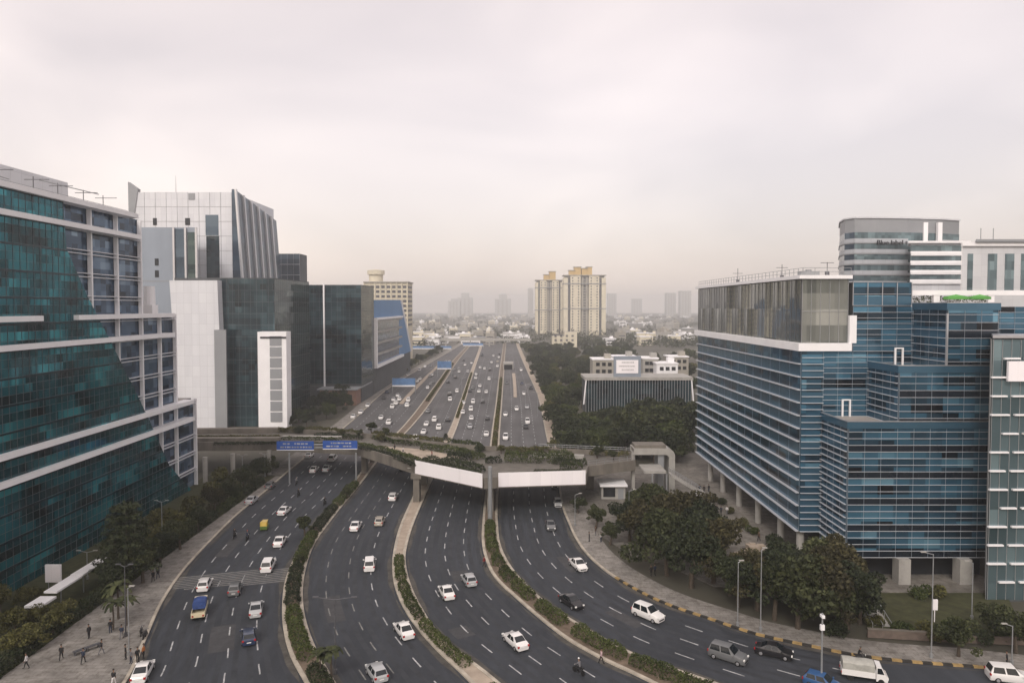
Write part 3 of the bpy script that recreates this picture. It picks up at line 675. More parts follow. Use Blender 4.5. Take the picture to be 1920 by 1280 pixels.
# --- left: tall white tower with slanted ribbed side
def zy(y, D): return H + (575 - y) * D / F
t = thing('office_tower', 'tall white panelled tower with a leaning ribbed blue side, highest on the left', 'building', (-160, 330, 0))
D = 330; xa, xb = atY(254, 575, D).x, atY(437, 575, D).x
ztop = zy(362, D)
core(t, [(xa, D), (xb, D), (xb, D + 58), (xa, D + 58)], 0, ztop, G['panel'])
mb = MB()
for i in range(1, 7): mb.box(xa, xb, D - 0.09, D - 0.02, ztop - i*7, ztop - i*7 + 0.15)
for i in range(1, 9): x = xa + (xb-xa)*i/9; mb.box(x-0.06, x+0.06, D-0.085, D-0.02, 40, ztop)
mb.build('panel_joints', G['greyp'], t)
for x, w, y0, y1, m in ((290, 7, 423, 410, M['dark']), (350, 9, 423, 410, M['dark']), (388, 24, 404, 442, G['steelblue']), (389, 24, 443, 525, G['dark']), (357, 12, 364, 376, G['greyp'])):
    q0, q1 = atY(x, 575, D).x, atY(x + w, 575, D).x
    mb = MB(); mb.box(q0, q1, D - 0.2, D - 0.1, zy(max(y0,y1), D), zy(min(y0,y1), D)); mb.build('window', m, t)
# leaning side: prism slanting out toward the road with ribs
nb = 6
for i in range(nb):
    ya, yb = D + 0.2 + i * 9.6, D + 0.2 + (i + 1) * 9.6
    top_a = ztop + 1.5 - 0.25 * (ya - D) * 0.55; top_b = ztop + 1.5 - 0.25 * (yb - D) * 0.55
    mb = MB(); lo = 40; ol = 5.0; ot = 1.5
    mb.add([(xb+0.05,ya,lo),(xb+ol,ya,lo),(xb+ol,yb,lo),(xb+0.05,yb,lo),(xb+0.05,ya,top_a),(xb+ot,ya,top_a),(xb+ot,yb,top_b),(xb+0.05,yb,top_b)],
           [(0,3,2,1),(4,5,6,7),(0,1,5,4),(1,2,6,5),(2,3,7,6),(3,0,4,7)])
    mb.build('glass_bay', G['rib'], t)
    mb = MB(); mb.add([(xb+ol,ya-0.5,lo),(xb+ol+0.9,ya-0.5,lo),(xb+ol+0.9,ya+0.9,lo),(xb+ol,ya+0.9,lo),(xb+ot,ya-0.5,top_a),(xb+ot+0.9,ya-0.5,top_a),(xb+ot+0.9,ya+0.9,top_a),(xb+ot,ya+0.9,top_a)],
           [(0,3,2,1),(4,5,6,7),(0,1,5,4),(1,2,6,5),(2,3,7,6),(3,0,4,7)]); mb.build('rib', M['alu'], t)
mb = MB(); mb.add([(xa-2.2,D-0.5,zy(410,D)),(xa+0.3,D-0.5,zy(410,D)),(xa+0.3,D+2,zy(410,D)),(xa-2.2,D+2,zy(410,D)),(xa-2.2,D-0.5,zy(343,D)),(xa+2.5,D-0.5,zy(356,D)),(xa+2.5,D+2,zy(356,D)),(xa-2.2,D+2,zy(343,D))],
       [(0,3,2,1),(4,5,6,7),(0,1,5,4),(1,2,6,5),(2,3,7,6),(3,0,4,7)]); mb.build('corner_fin', G['greyp'], t)
p = atY(330, 362, D+5); mb = MB(); mb.tube((p.x,D+5,ztop),(p.x,D+5,ztop+9),0.12,0.05); tag(mb.build('mast', M['dsteel'], origin=(p.x,D+5,ztop)), 'thin mast on the tall white tower', 'mast')
p = atY(482, 372, D+50); mb = MB(); mb.tube((p.x-3,D+50,ztop-10),(p.x-3,D+50,ztop-4),0.2); mb.tube((p.x-3,D+50,ztop-4.5),(p.x+4,D+50,ztop-0.2),0.25,0.12); mb.box(p.x-3.6,p.x-2.4,D+49.4,D+50.6,ztop-10,ztop-8)
tag(mb.build('roof_crane', M['dsteel'], origin=(p.x-3,D+50,ztop-10)), 'small slanting crane arm on the ribbed roof of the tall white tower', 'crane')
# grey block in front of it
t = thing('office_building', 'blue grey block with narrow white fins in front of the tall white tower', 'building', (-160, 290, 0))
D = 290; xa, xb, xc = atY(262, 575, D).x, atY(331, 575, D).x, atY(372, 575, D).x
core(t, [(xa-14, D), (xc, D), (xc*(D+34)/D-.4, D+34), (xa-14, D+34)], 0, zy(427, D), G['slate'])
for x0, x1, y, m in ((331, 348, 430, G['steelblue']), (354, 371, 436, G['darks'])):
    q0, q1 = atY(x0, 575, D).x, atY(x1, 575, D).x
    mb = MB(); mb.box(q0, q1, D-0.2, D-0.02, 20, zy(y, D)); mb.build('window_band', m, t)
for x in (329, 351, 371):
    q = atY(x, 575, D).x; mb = MB(); mb.box(q-0.4, q+0.4, D-0.9, D-0.22, 20, zy(428, D)); mb.build('fin', M['alu'], t)
for y in (492, 514):
    q0, q1 = atY(292, 575, D).x, atY(299, 575, D).x
    mb = MB(); mb.box(q0, q1, D-0.15, D-0.02, zy(y+6, D), zy(y-7, D)); mb.build('window', M['dark'], t)
mb = MB(); mb.box(xa-14, xb, D-0.1, D-0.02, zy(528,D), zy(526,D)); mb.build('joint', G['greyp'], t)
# low blue-glass top right of the ribbed tower
t = thing('office_building', 'low blue glass block right of the ribbed tower', 'building', (-120, 402, 0))
D = 402; xa, xb = atY(505, 575, D).x, atY(563, 575, D).x
core(t, [(xa, D), (xb, D), (xb, D+14), (xa, D+14)], 0, zy(476, D))
facade(t, (xa, D), (xb, D), zy(575, D), zy(476, D), 5, G['steelblue'], M['alu'], bay=4, lines=1, ld=0.2, lh=0.3)

# --- dark glass block with the big white panel
t = thing('office_building', 'dark glass office block with a tall white windowless panel', 'building', (-100, 239, 0))
D = 239; xa, xb = atY(328, 575, D).x, atY(515, 575, D).x; xm = atY(414, 575, D).x
zt_ = zy(521, D)
core(t, [(xa, D), (xb, D), (xb + 1.0, D + 37), (xa, D + 37)], 0, zt_)
facade(t, (xm, D), (xb, D), zy(805, D), zt_ - 0.3, 13, G['dark'], M['dsteel'], bay=2.2, lines=1, ld=0.05, lh=0.08, mw=0.03, md=0.04)
facade(t, (xb, D), (xb + 1.0, D + 37), zy(805, D), zt_ - 0.3, 13, G['darks'], M['dsteel'], bay=2.2, lines=1, ld=0.05, lh=0.08, mw=0.03, md=0.04)
mb = MB(); x0, x1 = atY(327,575,236).x, atY(412,575,236).x; z1 = zy(526, 236)
mb.add([(x0+1.6,235.2,0),(x1+1.0,235.2,0),(x1+1.0,238.8,0),(x0+1.6,238.8,0),(x0-1.2,235.2,z1),(x1-0.4,235.2,z1),(x1-0.4,238.8,z1),(x0-1.2,238.8,z1)],
       [(0,3,2,1),(4,5,6,7),(0,1,5,4),(1,2,6,5),(2,3,7,6),(3,0,4,7)]); mb.build('white_panel', G['panel'], t)
mb = MB(); x0, x1 = atY(402,575,235).x, atY(424,575,235).x; mb.box(x0, x1, 234.4, 235.1, 0, zy(618, 235)); mb.build('side_shaft', G['greyp'], t)
x0, x1 = atY(482,575,234).x, atY(536,575,234).x
mb = MB(); mb.box(x0, x1, 234, 238.8, 0, zy(622, 234)); sh = mb.build('stair_shaft', M['white'], t)
q0, q1 = atY(505,575,234).x, atY(527,575,234).x
for i in range(8):
    mb = MB(); za = zy(630 + 20.5*i + 18, 234); mb.box(q0, q1, 233.8, 233.97, za, za + 3.3); w = mb.build('window', G['greyp'], sh)
mb = MB(); mb.box(x0+1, x1, 233.7, 233.98, zy(634,234), zy(631,234)); mb.build('lintel', M['dark'], sh)
t = thing('office_building', 'low brown lobby at the foot of the dark glass block', 'building', (-80, 280, 0))
mb = MB(); mb.box(-82, -66.5, 290, 320, 0, 6.5); mb.build('wall', mat('brick_wall', (0.22,0.13,0.10), var=0.2), t)
mb = MB(); mb.box(-83, -65.8, 289.2, 320.5, 6.52, 7.1); mb.build('roof', G['greyp'], t)
for i in range(4):
    mb = MB(); mb.box(-81+i*3.6, -79+i*3.6, 289.85, 289.98, 0.4, 4.5); mb.build('window', M['dark'], t)

# --- second dark glass block
t = thing('office_building', 'dark glass block with two thin white uprights, behind the roadside trees', 'building', (-85, 300, 0))
D = 299; xa, xb = atY(566, 575, D).x, atY(677, 575, D).x; z1 = zy(534, D)
core(t, [(xa, D), (xb, D), (xb + 0.4, D + 25), (xa, D + 25)], 7.2, z1)
facade(t, (xa, D), (xb, D), zy(720, D), z1 - 0.3, 12, G['dark'], M['dsteel'], bay=2.6, lines=1, ld=0.04, lh=0.07, mw=0.03, md=0.04)
facade(t, (xb, D), (xb + 0.4, D + 25), zy(720, D), z1 - 0.3, 12, G['darks'], M['dsteel'], bay=2.6, lines=1, ld=0.04, lh=0.07, mw=0.03, md=0.04)
for x in (577, 608):
    q = atY(x, 575, D).x; mb = MB(); mb.box(q-0.3, q+0.3, D-0.9, D-0.2, 4, z1 + 0.5); mb.build('upright', M['white'], t)
core(t, [(xa, D-0.0), (xb, D), (xb, D+25), (xa, D+25)], 0, 7.15, G['core'], 'podium')

# --- blue clad block with white framed offices
t = thing('office_building', 'bright blue clad block with white framed open floors facing the road', 'building', (-72, 380, 0))
Xf = -66.2
core(t, [(Xf, 326), (Xf, 444), (-98, 444), (-98, 326)], 0, 13)
mb = MB()
mb.add([(Xf+0.0,326,13.0),(Xf,446,13.0),(Xf,405,46),(Xf,326,45.2)] + [(Xf-25,326,13.0),(Xf-25,446,13.0),(Xf-25,405,46),(Xf-25,326,45.2)],
       [(0,1,2,3),(4,7,6,5),(3,2,6,7),(1,5,6,2),(0,3,7,4)]); mb.build('blue_cladding', G['blue'], t)
mb = MB(); mb.add([(Xf+0.1,445,13.0),(Xf+0.1,451,13.0),(Xf+0.1,411,46),(Xf+0.1,405.2,46),(Xf-4,445,13.0),(Xf-4,451,13.0),(Xf-4,411,46),(Xf-4,405.2,46)], [(0,1,2,3),(0,4,5,1),(1,5,6,2),(2,6,7,3)]); mb.build('white_edge', G['panel'], t)
y0, y1, z0, z1 = 326, 398, 13.2, 35.7
for k_, (za, zb) in enumerate(((14.4, 18.5), (19.6, 24), (25.0, 29.5), (30.4, 34.6))):
    mb = MB(); mb.box(Xf+0.02, Xf+0.3, y0+1, y1, za, zb); mb.build('window_band', G['grey'], t)
    mb = MB(); mb.box(Xf+0.02, Xf+1.6, y0+1, y1+4, zb, zb+1.0); mb.build('floor_slab', M['conc'], t)
mb = MB(); mb.box(Xf+0.05, Xf+1.9, y0, y1+6, z1, z1+1.0); mb.box(Xf+0.05, Xf+1.9, y0-1, y1+8, z0-0.6, z0+0.7); mb.box(Xf+0.05, Xf+1.9, y0-1.2, y0+0.6, z0+0.7, z1+1.0); mb.build('white_frame', M['white'], t)

# --- cream tower behind it
t = thing('apartment_tower', 'cream gridded tower with a round water tank on top, behind the blue block', 'building', (-95, 520, 0))
D = 520; xa, xb = atY(683, 575, D).x, atY(764, 575, D).x; z1 = zy(530, D)
core(t, [(xa, D), (xb, D), (xb, D+26), (xa, D+26)], 0, z1, M['cream'])
nf, nc = 9, 8
for i in range(nf):
    for j in range(nc):
        w = (xb-xa)/nc; x = xa + j*w; z = z1 - 2.2 - i*3.6
        mb = MB(); mb.box(x+0.8, x+w-0.8, D-0.15, D-0.02, z-2.0, z); mb.build('window', M['dsteel'], t)
for j in range(nc + 1):
    x = xa + j*(xb-xa)/nc; mb = MB(); mb.box(x-0.35, x+0.35, D-0.8, D-0.02, 10, z1); mb.build('pier', M['cream'], t)
for i in range(nf):
    mb = MB(); mb.box(xb+0.02, xb+0.3, D+3, D+22, z1-4-i*3.6, z1-2.4-i*3.6); mb.build('window_band', M['dsteel'], t)
mb = MB(); mb.box(xa-0.5, xb+0.8, D-1, D+26.5, z1+0.02, z1+0.9); mb.build('roof', M['creamg'], t)
p = atY(705, 520, D+10); mb = MB(); mb.tube((p.x,D+10,z1+0.9), (p.x,D+10,zy(514,D)), 5.4, n=20); mb.tube((p.x,D+10,zy(514,D)), (p.x,D+10,zy(506,D)), 6.6, n=20); mb.tube((p.x,D+10,zy(506,D)), (p.x,D+10,zy(504,D)), 6.6, 1.5, n=20)
mb.build('roof_tank', M['cream'], t, smooth=True)

# --- low dark building with fins and its billboard (right of the far road)
t = thing('office_building', 'low dark office with close white vertical fins and a white roof edge', 'building', (50, 266, 0))
D = 266; xa, xb = atY(1099, 575, D).x, atY(1297, 575, D).x
core(t, [(xa, D), (xb, D), (xb, D+14), (xa, D+14)], 0, 13.4, G['core'])
facade(t, (xa, D), (xb, D), 0.5, 13.4, 4, G['dark'], M['dsteel'], bay=3, lines=0, mull=False)
mb = MB(); n = 38
for i in range(n + 1):
    x = xa + (xb - xa) * i / n; mb.box(x-0.075, x+0.075, D-0.5, D-0.12, 0.5, 13.4)
mb.build('vertical_fins', M['alu'], t)
mb = MB(); mb.box(xa-0.6, xb+0.6, D-1.0, D+14.5, 13.42, 14.6); mb.build('roof_parapet', M['conc'], t)
mb = MB()
for s, x in ((-1, xa), (1, xb)):
    mb.add([(x-0.22,D-1,13.4),(x+0.22,D-1,13.4),(x+0.22+s*0.9,D-1,4),(x-0.22+s*0.9,D-1,4),(x-0.22,D-.5,13.4),(x+0.22,D-.5,13.4),(x+0.22+s*0.9,D-.5,4),(x-0.22+s*0.9,D-.5,4)],
       [(0,1,2,3),(4,7,6,5),(0,3,7,4),(1,5,6,2)])
mb.build('end_brace', M['white'], t)
bb = thing('billboard', 'white billboard in a grey frame on the low dark office roof', 'billboard', ((xa+xb)/2, D+2, 14.6))
q0, q1 = atY(1152,575,D).x, atY(1203,575,D).x
mb = MB(); mb.box(q0, q1, D+0.5, D+1.5, 14.62, zy(668, D)); mb.build('frame', G['slate'], bb)
mb = MB(); mb.box(q0+0.9, q1-1.1, D+0.3, D+0.48, zy(700,D), zy(675,D)); fc = mb.build('face', M['banner'], bb)
mb = MB()
for i, (u0, u1) in enumerate(((0.25,0.8),(0.12,0.85),(0.25,0.75))):
    z = zy(679 + 7*i + 2, D)
    x = q0+0.9+(q1-q0-2)*u0
    while x < q0+0.9+(q1-q0-2)*u1:
        w = rng.uniform(0.25,0.55); mb.box(x, x+w, D+0.26, D+0.29, z, z+0.6); x += w+0.15
mb.build('faded_lettering', mat('faded_ink', (0.5,0.49,0.5), var=0.1), fc)
for i, (x0,x1,y0,y1,Dd,c,lab) in enumerate(((1112,1152,660,705,330,'creamg','grey block left behind the billboard'),(1150,1195,655,675,345,'conc','pale block with dark openings directly behind the billboard'),
      (1206,1235,658,690,330,'conc','small pale house right behind the billboard'),(1232,1272,668,700,322,'white','wide white house right of the billboard'),(1255,1292,655,680,350,'creamg','grey block beside the blue office, behind the pale houses'))):
    a_, b_ = atY(x0,575,Dd).x, atY(x1,575,Dd).x; zt1 = zy(y0 + 15, Dd)
    t = thing('house', lab, 'house', ((a_+b_)/2, Dd, 0), group='houses behind the billboard')
    core(t, [(a_,Dd),(b_,Dd),(b_,Dd+12),(a_,Dd+12)], 0, zt1, M[c])
    mb = MB(); mb.box(a_-0.3, b_+0.3, Dd-0.3, Dd+12.2, zt1+0.02, zt1+0.6); mb.build('parapet', M['white'], t)
    for fl_ in range(2):
        for j in range(3):
            x = a_ + (b_-a_)*(0.15+0.28*j); mb = MB(); mb.box(x, x+1.8, Dd-0.12, Dd-0.02, zt1-2.9-fl_*3.4, zt1-1.2-fl_*3.4); mb.build('window', M['dark'], t)
    mb = MB(); x = a_+(b_-a_)*0.6; mb.box(x, x+3, Dd+3, Dd+7, zt1+0.6, zt1+2.8); mb.build('stair_head', M[c], t)

# --- twin cream towers
def win_grid(par, x, y, z0, z1, nf, w, h, m, proto=[None]):
    for i in range(nf):
        z = z0 + (z1 - z0) * (i + 0.4) / nf
        if proto[0] is None:
            mb = MB(); mb.box(-0.5, 0.5, -0.2, 0.0, 0, 1); proto[0] = mb.build('window', m, None, local=True); o = proto[0]
        else: o = proto[0].copy(); COL.objects.link(o)
        o.parent = par; o.location = Vector((x, y, z)) - wloc(par); o.scale = (w, 1, h)
WP = [None]
def cream_tower(x0, x1, ytop, D, base, label, crown):
    xa, xb = atY(x0, 575, D).x, atY(x1, 575, D).x; z1 = zy(ytop, D)
    t = thing('apartment_tower', label, 'building', ((xa+xb)/2, D, 0), group='twin cream apartment towers')
    w = xb - xa
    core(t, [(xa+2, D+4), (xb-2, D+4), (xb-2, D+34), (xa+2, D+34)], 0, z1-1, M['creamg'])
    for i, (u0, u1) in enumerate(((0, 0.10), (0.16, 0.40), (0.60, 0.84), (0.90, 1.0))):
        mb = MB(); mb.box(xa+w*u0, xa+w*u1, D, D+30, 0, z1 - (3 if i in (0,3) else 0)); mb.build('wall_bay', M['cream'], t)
    for u, ww in ((0.21, 1.8), (0.35, 1.8), (0.65, 1.8), (0.79, 1.8), (0.5, 3.2)):
        win_grid(t, xa+w*u, D-0.02 if u != 0.5 else D+3.95, 4, z1-2, 20, ww, (z1-6)/20*0.5, M['dsteel'], WP)
    for u in (0.45, 0.55):
        mb = MB(); mb.box(xa+w*u-1.2, xa+w*u+1.2, D+1.5, D+4, 0, z1-2); mb.build('pier', M['creamg'], t)
    for u in (0.13, 0.87):
        mb = MB(); mb.box(xa+w*u-w*0.03, xa+w*u+w*0.03, D+2.5, D+4, 0, z1-4); mb.build('recess', M['dsteel'], t)
    for z in (z1*0.44, z1*0.86):
        mb = MB(); mb.box(xa-0.6, xb+0.6, D-0.9, D+30.5, z, z+1.2); mb.build('string_course', G['greyp'], t)
    mb = MB(); mb.box(xa-0.5, xb+0.5, D-0.7, D+31, z1, z1+1.3); mb.build('roof', M['creamg'], t)
    for u, ww, hh in crown:
        c_ = xa + w*u
        mb = MB(); mb.box(c_-ww, c_+ww, D+8, D+20, z1+1.3, z1+hh); mb.build('roof_house', M['yellow'], t)
        mb = MB(); mb.box(c_-ww-1, c_+ww+1, D+7, D+21, z1+hh, z1+hh+0.9); mb.build('roof_cap', M['creamg'], t)
cream_tower(1057, 1136, 517, 1014, 628, 'cream apartment tower with yellow roof houses, right and nearer of the pair', ((0.2,4,8),(0.34,5,13),(0.5,4,11),(0.62,4,13)))
cream_tower(1004, 1056, 526, 1060, 628, 'cream apartment tower, left and shorter of the pair', ((0.4,4,9),(0.62,5,14)))
t = thing('house', 'small pale yellow block with dark windows at the foot of the twin cream towers', 'house', (45, 690, 0))
D = 690; a_, b_ = atY(1036,575,D).x, atY(1082,575,D).x
core(t, [(a_,D),((a_+b_)/2,D),((a_+b_)/2,D+14),(a_,D+14)], 0, zy(630,D), M['cream']); core(t, [((a_+b_)/2+0.05,D-1),(b_,D-1),(b_,D+14),((a_+b_)/2+0.05,D+14)], 0, zy(622,D), M['cream'])
for i in range(3):
    for j in range(4):
        x = a_ + (b_-a_)*(0.08+0.23*j); mb = MB(); mb.box(x, x+2.2, D-1.2, D-1.02, 3+i*4.3, 5+i*4.3); mb.build('window', M['dsteel'], t)

# --- hazy skyline and the low sprawl of the city
def hazy(x0, x1, ytop, D, label, step=0, dome=False):
    D *= 1.45; step *= 1.45
    xa, xb = atY(x0,575,D).x, atY(x1,575,D).x; z1 = zy(ytop, D)
    t = thing('tower_block', label, 'building', ((xa+xb)/2, D, 0), group='far towers in the haze')
    core(t, [(xa,D),(xb,D),(xb,D+40),(xa,D+40)], 0, z1 - step, M['pale'])
    w = xb - xa
    if step: core(t, [(xa+w*.25,D+3),(xb-w*.25,D+3),(xb-w*.25,D+36),(xa+w*.25,D+36)], z1-step, z1, M['pale'], 'upper_storeys')
    for k in range(3):
        x = xa + w*(0.15+0.27*k); mb = MB(); mb.box(x, x+w*0.12, D-0.6, D-0.05, 5, z1-step-4); mb.build('window_strip', M['conc'], t)  # strips kept close to wall tone, low haze contrast put into the colour
    if dome:
        mb = MB(); mb.tube(((xa+xb)/2,D+20,z1),((xa+xb)/2,D+20,z1+7),w*.3,w*.15,n=16); mb.build('dome', M['pale'], t)
hazy(840, 862, 560, 1900, 'faint broad tower in the haze left of the road end', 6)
hazy(858, 886, 549, 2000, 'faint stepped tower in the haze, tallest left of the road end', 14)
hazy(928, 958, 553, 2100, 'faint domed tower in the haze above the road end', 12, True)
hazy(990, 1000, 540, 1700, 'faint slim tower in the haze touching the left cream tower')
hazy(1140, 1156, 550, 2200, 'faint tower in the haze right of the cream towers')
hazy(1250, 1268, 549, 2000, 'faint tower in the haze left of the blue office penthouse')
hazy(1276, 1296, 545, 1900, 'faint tower in the haze touching the blue office penthouse')
hazy(1186, 1204, 560, 2600, 'very faint low tower midway between the cream towers and the penthouse')
protos = []
for i, (w, d, h, c) in enumerate(((12,10,7,'white'),(16,12,10,'conc'),(10,9,12,'creamg'),(22,14,6,'white'),(14,14,9,'cream'),(30,16,7,'conc'))):
    t = thing('low_building', 'x', 'building', (0,0,0)); t.location = (0,0,0)
    mb = MB(); mb.box(-w/2,w/2,0,d,0,h); mb.build('wall', M[c], t, local=True)
    mb = MB(); mb.box(-w/2-.3,w/2+.3,-.3,d+.3,h+.02,h+.7); mb.build('roof', [M['white'],M['conc'],M['creamg'],M['conc'],M['white'],G['greyp']][i], t, local=True)
    mb = MB(); mb.box(w*.1,w*.1+3,d*.4,d*.4+3,h+.7,h+2.8); mb.build('stair_head', M[c], t, local=True)
    mb = MB()
    for f in range(max(1, int(h//3.4))): mb.box(-w/2+1, w/2-1, -.12, -.02, 1+f*3.3, 2.4+f*3.3)
    mb.build('window_band', M['dsteel'], t, local=True); protos.append(t)
used = set(); kindword = ('white flat-roofed','grey flat-roofed','tall grey','long white','cream','long grey')
def left_of_road(x): return 'left of the road end' if x < 935 else ('between the road end and the cream towers' if x < 1005 else ('behind the cream towers' if x < 1140 else 'right of the cream towers'))
cnt = 0
for i in range(250):
    D = 720 + 2600 * rng.random() ** 1.5
    px = rng.uniform(772, 1300)
    x = atY(px, 575, D).x
    if D < 760 and -90 < x < 20: continue
    if abs(x - 60) < 90 and 980 < D < 1110: continue
    if D < 1000 and 985 < px < 1140 : D += 420; x = atY(px, 575, D).x
    kpi = rng.randrange(6); o = protos[kpi]
    if kpi in used: o = copy_tree(o)
    used.add(kpi)
    o.location = (x, D, 0); o.rotation_euler.z = rng.uniform(-0.35, 0.35)
    o['label'] = '%s low building in the hazy sprawl, %s' % (kindword[kpi], left_of_road(px)); o['group'] = 'low buildings of the sprawl'; o['category'] = 'building'
# ------------------------------------------------------------------ vegetation builders
ORD = ['nearest', 'second nearest', 'third nearest', 'fourth nearest', 'fifth nearest', 'sixth nearest', 'seventh nearest', 'eighth nearest', 'ninth nearest', 'tenth nearest',
       'eleventh nearest', 'twelfth nearest', 'thirteenth nearest', 'fourteenth nearest', 'fifteenth nearest', 'sixteenth nearest']
def leaf(mb, c, s, r, up=0.0):
    a = Vector((r.gauss(0,1), r.gauss(0,1), r.gauss(0,1) + up)).normalized(); u = a.orthogonal().normalized()
    an = r.uniform(0, 6.28); v = a.cross(u); u2 = u*math.cos(an)+v*math.sin(an); v2 = a.cross(u2)
    w = s * r.uniform(0.6, 1.25); h = w * r.uniform(0.5, 0.8)
    mb.add([c - u2*w*.5, c - v2*h*.5 + a*w*.08, c + u2*w*.5, c + v2*h*.5 + a*w*.08], [(0,1,2,3)])
def crown_mesh(r, lobes, n, s):
    mb = MB(); tot = sum(l[1]*l[2]*l[3] for l in lobes)
    for (c, rx, ry, rz) in lobes:
        k = int(n * rx*ry*rz / tot) + 20
        for _ in range(k):
            d = Vector((r.gauss(0,1), r.gauss(0,1), r.gauss(0,1))).normalized()
            q = r.uniform(0.35, 1.06) if r.random() < 0.4 else r.uniform(0.82, 1.1)
            leaf(mb, Vector(c) + Vector((d.x*rx*q, d.y*ry*q, d.z*rz*q)), s, r, 0.5)
    return mb
def make_tree(seed, h, rad, lm, n=2600, s=0.55, trunk=0.3, nl=16, flat=0.75, zc=0.62):
    r = random.Random(seed)
    t = thing('tree', 'x', 'tree')
    lobes = []
    for i in range(nl):
        a = r.uniform(0, 6.28); d = rad * r.uniform(0.1, 0.92) ; z = h * (zc + r.uniform(-0.22, 0.26)) - d*0.22
        q = rad * r.uniform(0.16, 0.42)
        lobes.append(((d*math.cos(a), d*math.sin(a), z), q, q*r.uniform(.8,1.1), q*flat*r.uniform(0.8,1.1)))
    lobes.append(((0,0,h*zc), rad*0.5, rad*0.5, h*0.2))
    tb = MB(); top = Vector((r.uniform(-.3,.3), r.uniform(-.3,.3), h*0.45))
    tb.tube((0,0,-0.1), top, h*0.022+trunk*0.5, h*0.014+trunk*0.2, 7)
    for (c, a_, b_, d_) in lobes[:6]: tb.tube(top*0.9, Vector(c), h*0.009+0.04, 0.03, 5)
    tb.build('trunk', M['bark'], t, local=True)
    crown_mesh(r, lobes, n, s).build('crown', lm, t, local=True)
    return t
def make_conifer(seed, h, rad, lm):
    r = random.Random(seed); t = thing('tree', 'x', 'tree'); tb = MB(); tb.tube((0,0,-.1),(0,0,h*.95),0.22,0.05,7); tb.build('trunk', M['bark'], t, local=True)
    mb = MB()
    for k in range(8):
        z = h*(0.2+0.1*k); rr = rad*(1-0.09*k)
        for j in range(9):
            a = 6.28*j/9+r.uniform(-.3,.3)
            for _ in range(46):
                q = r.random()**0.6; leaf(mb, Vector((math.cos(a)*rr*q+r.gauss(0,.25), math.sin(a)*rr*q+r.gauss(0,.25), z+0.25*q*rr*0.4+r.gauss(0,.14))), 0.55, r, 1.0)
    mb.build('crown', lm, t, local=True); return t
def make_palm(seed, h, lm):
    r = random.Random(seed); t = thing('palm', 'x', 'palm tree'); tb = MB()
    tb.tube((0,0,-.1),(0.1,0,h*.5),0.17,0.13,7); tb.tube((0.1,0,h*.5),(0,0,h),0.13,0.11,7); tb.build('trunk', M['bark'], t, local=True)
    mb = MB()
    for j in range(13):
        a = 6.28*j/13+r.uniform(-.2,.2); L = r.uniform(1.6,2.4); lift = r.uniform(0.2,1.1)
        pr = None
        for k in range(7):
            q = k/6; p = Vector((math.cos(a)*L*q, math.sin(a)*L*q, h+lift*math.sin(q*2.2)*1.1-q*q*1.0))
            w = 0.38*(1-abs(q-.4))
            sd = Vector((-math.sin(a), math.cos(a), 0))*w
            if pr: mb.add([pr[0]-pr[1], pr[0]+pr[1], p+sd, p-sd],[(0,1,2,3)])
            pr = (p, sd)
    mb.build('crown', lm, t, local=True); return t
_first = set()
def place(proto, p, sc=1.0, rz=None, label=None, group=None, cat=None):
    o = proto
    if id(proto) in _first: o = copy_tree(proto)
    _first.add(id(proto))
    o.location = p; o.rotation_euler.z = rng.uniform(0, 6.28) if rz is None else rz
    k = sc; o.scale = (k, k, k * rng.uniform(0.92, 1.1))
    if label: o['label'] = label
    if group: o['group'] = group
    return o
def hedge(pts, w, h, label, group, lm=None, dens=42, s=0.27, z=0.15, seed=0, name='hedge'):
    r = random.Random(seed + int(pts[0].x*10) + int(pts[0].y*7)); mb = MB()
    L = sum((b-a).length for a, b in zip(pts, pts[1:])); n = int(L * (w + 2*h) * dens)
    cum = [0]
    for a, b in zip(pts, pts[1:]): cum.append(cum[-1] + (b-a).length)
    ph = r.uniform(0, 9)
    for _ in range(n):
        d = r.uniform(0, L); i = max(k for k in range(len(pts)-1) if cum[k] <= d); a, b = pts[i], pts[i+1]
        t = (d - cum[i]) / max(cum[i+1]-cum[i], 1e-6); p = a.lerp(b, t); u = (b-a).normalized(); nn = Vector((u.y,-u.x,0))
        bump = 0.86 + 0.14*math.sin(d*1.7+ph)*math.sin(d*0.63+ph*2)
        an = r.uniform(-0.15, math.pi+0.15); q = r.uniform(0.72, 1.08)
        e = min(1.0, min(d, L-d)/0.5 + 0.35)
        leaf(mb, p + nn*(math.cos(an)*w*0.5*q*bump*e) + Vector((0,0,z + max(0.05, abs(math.sin(an))**0.6*h*q*bump*e))), s, r, 0.4)
    o = mb.build(name, lm or M['leaf_g'], origin=(pts[0].x, pts[0].y, z))
    return tag(o, label, 'hedge', group)
def centre(l, r):
    return [p.lerp(nearest(CV[r], p)[0], 0.5) for p in resample(CV[l], 1.0)]
def cut(line, y0, y1): return [p for p in line if y0 <= p.y <= y1]

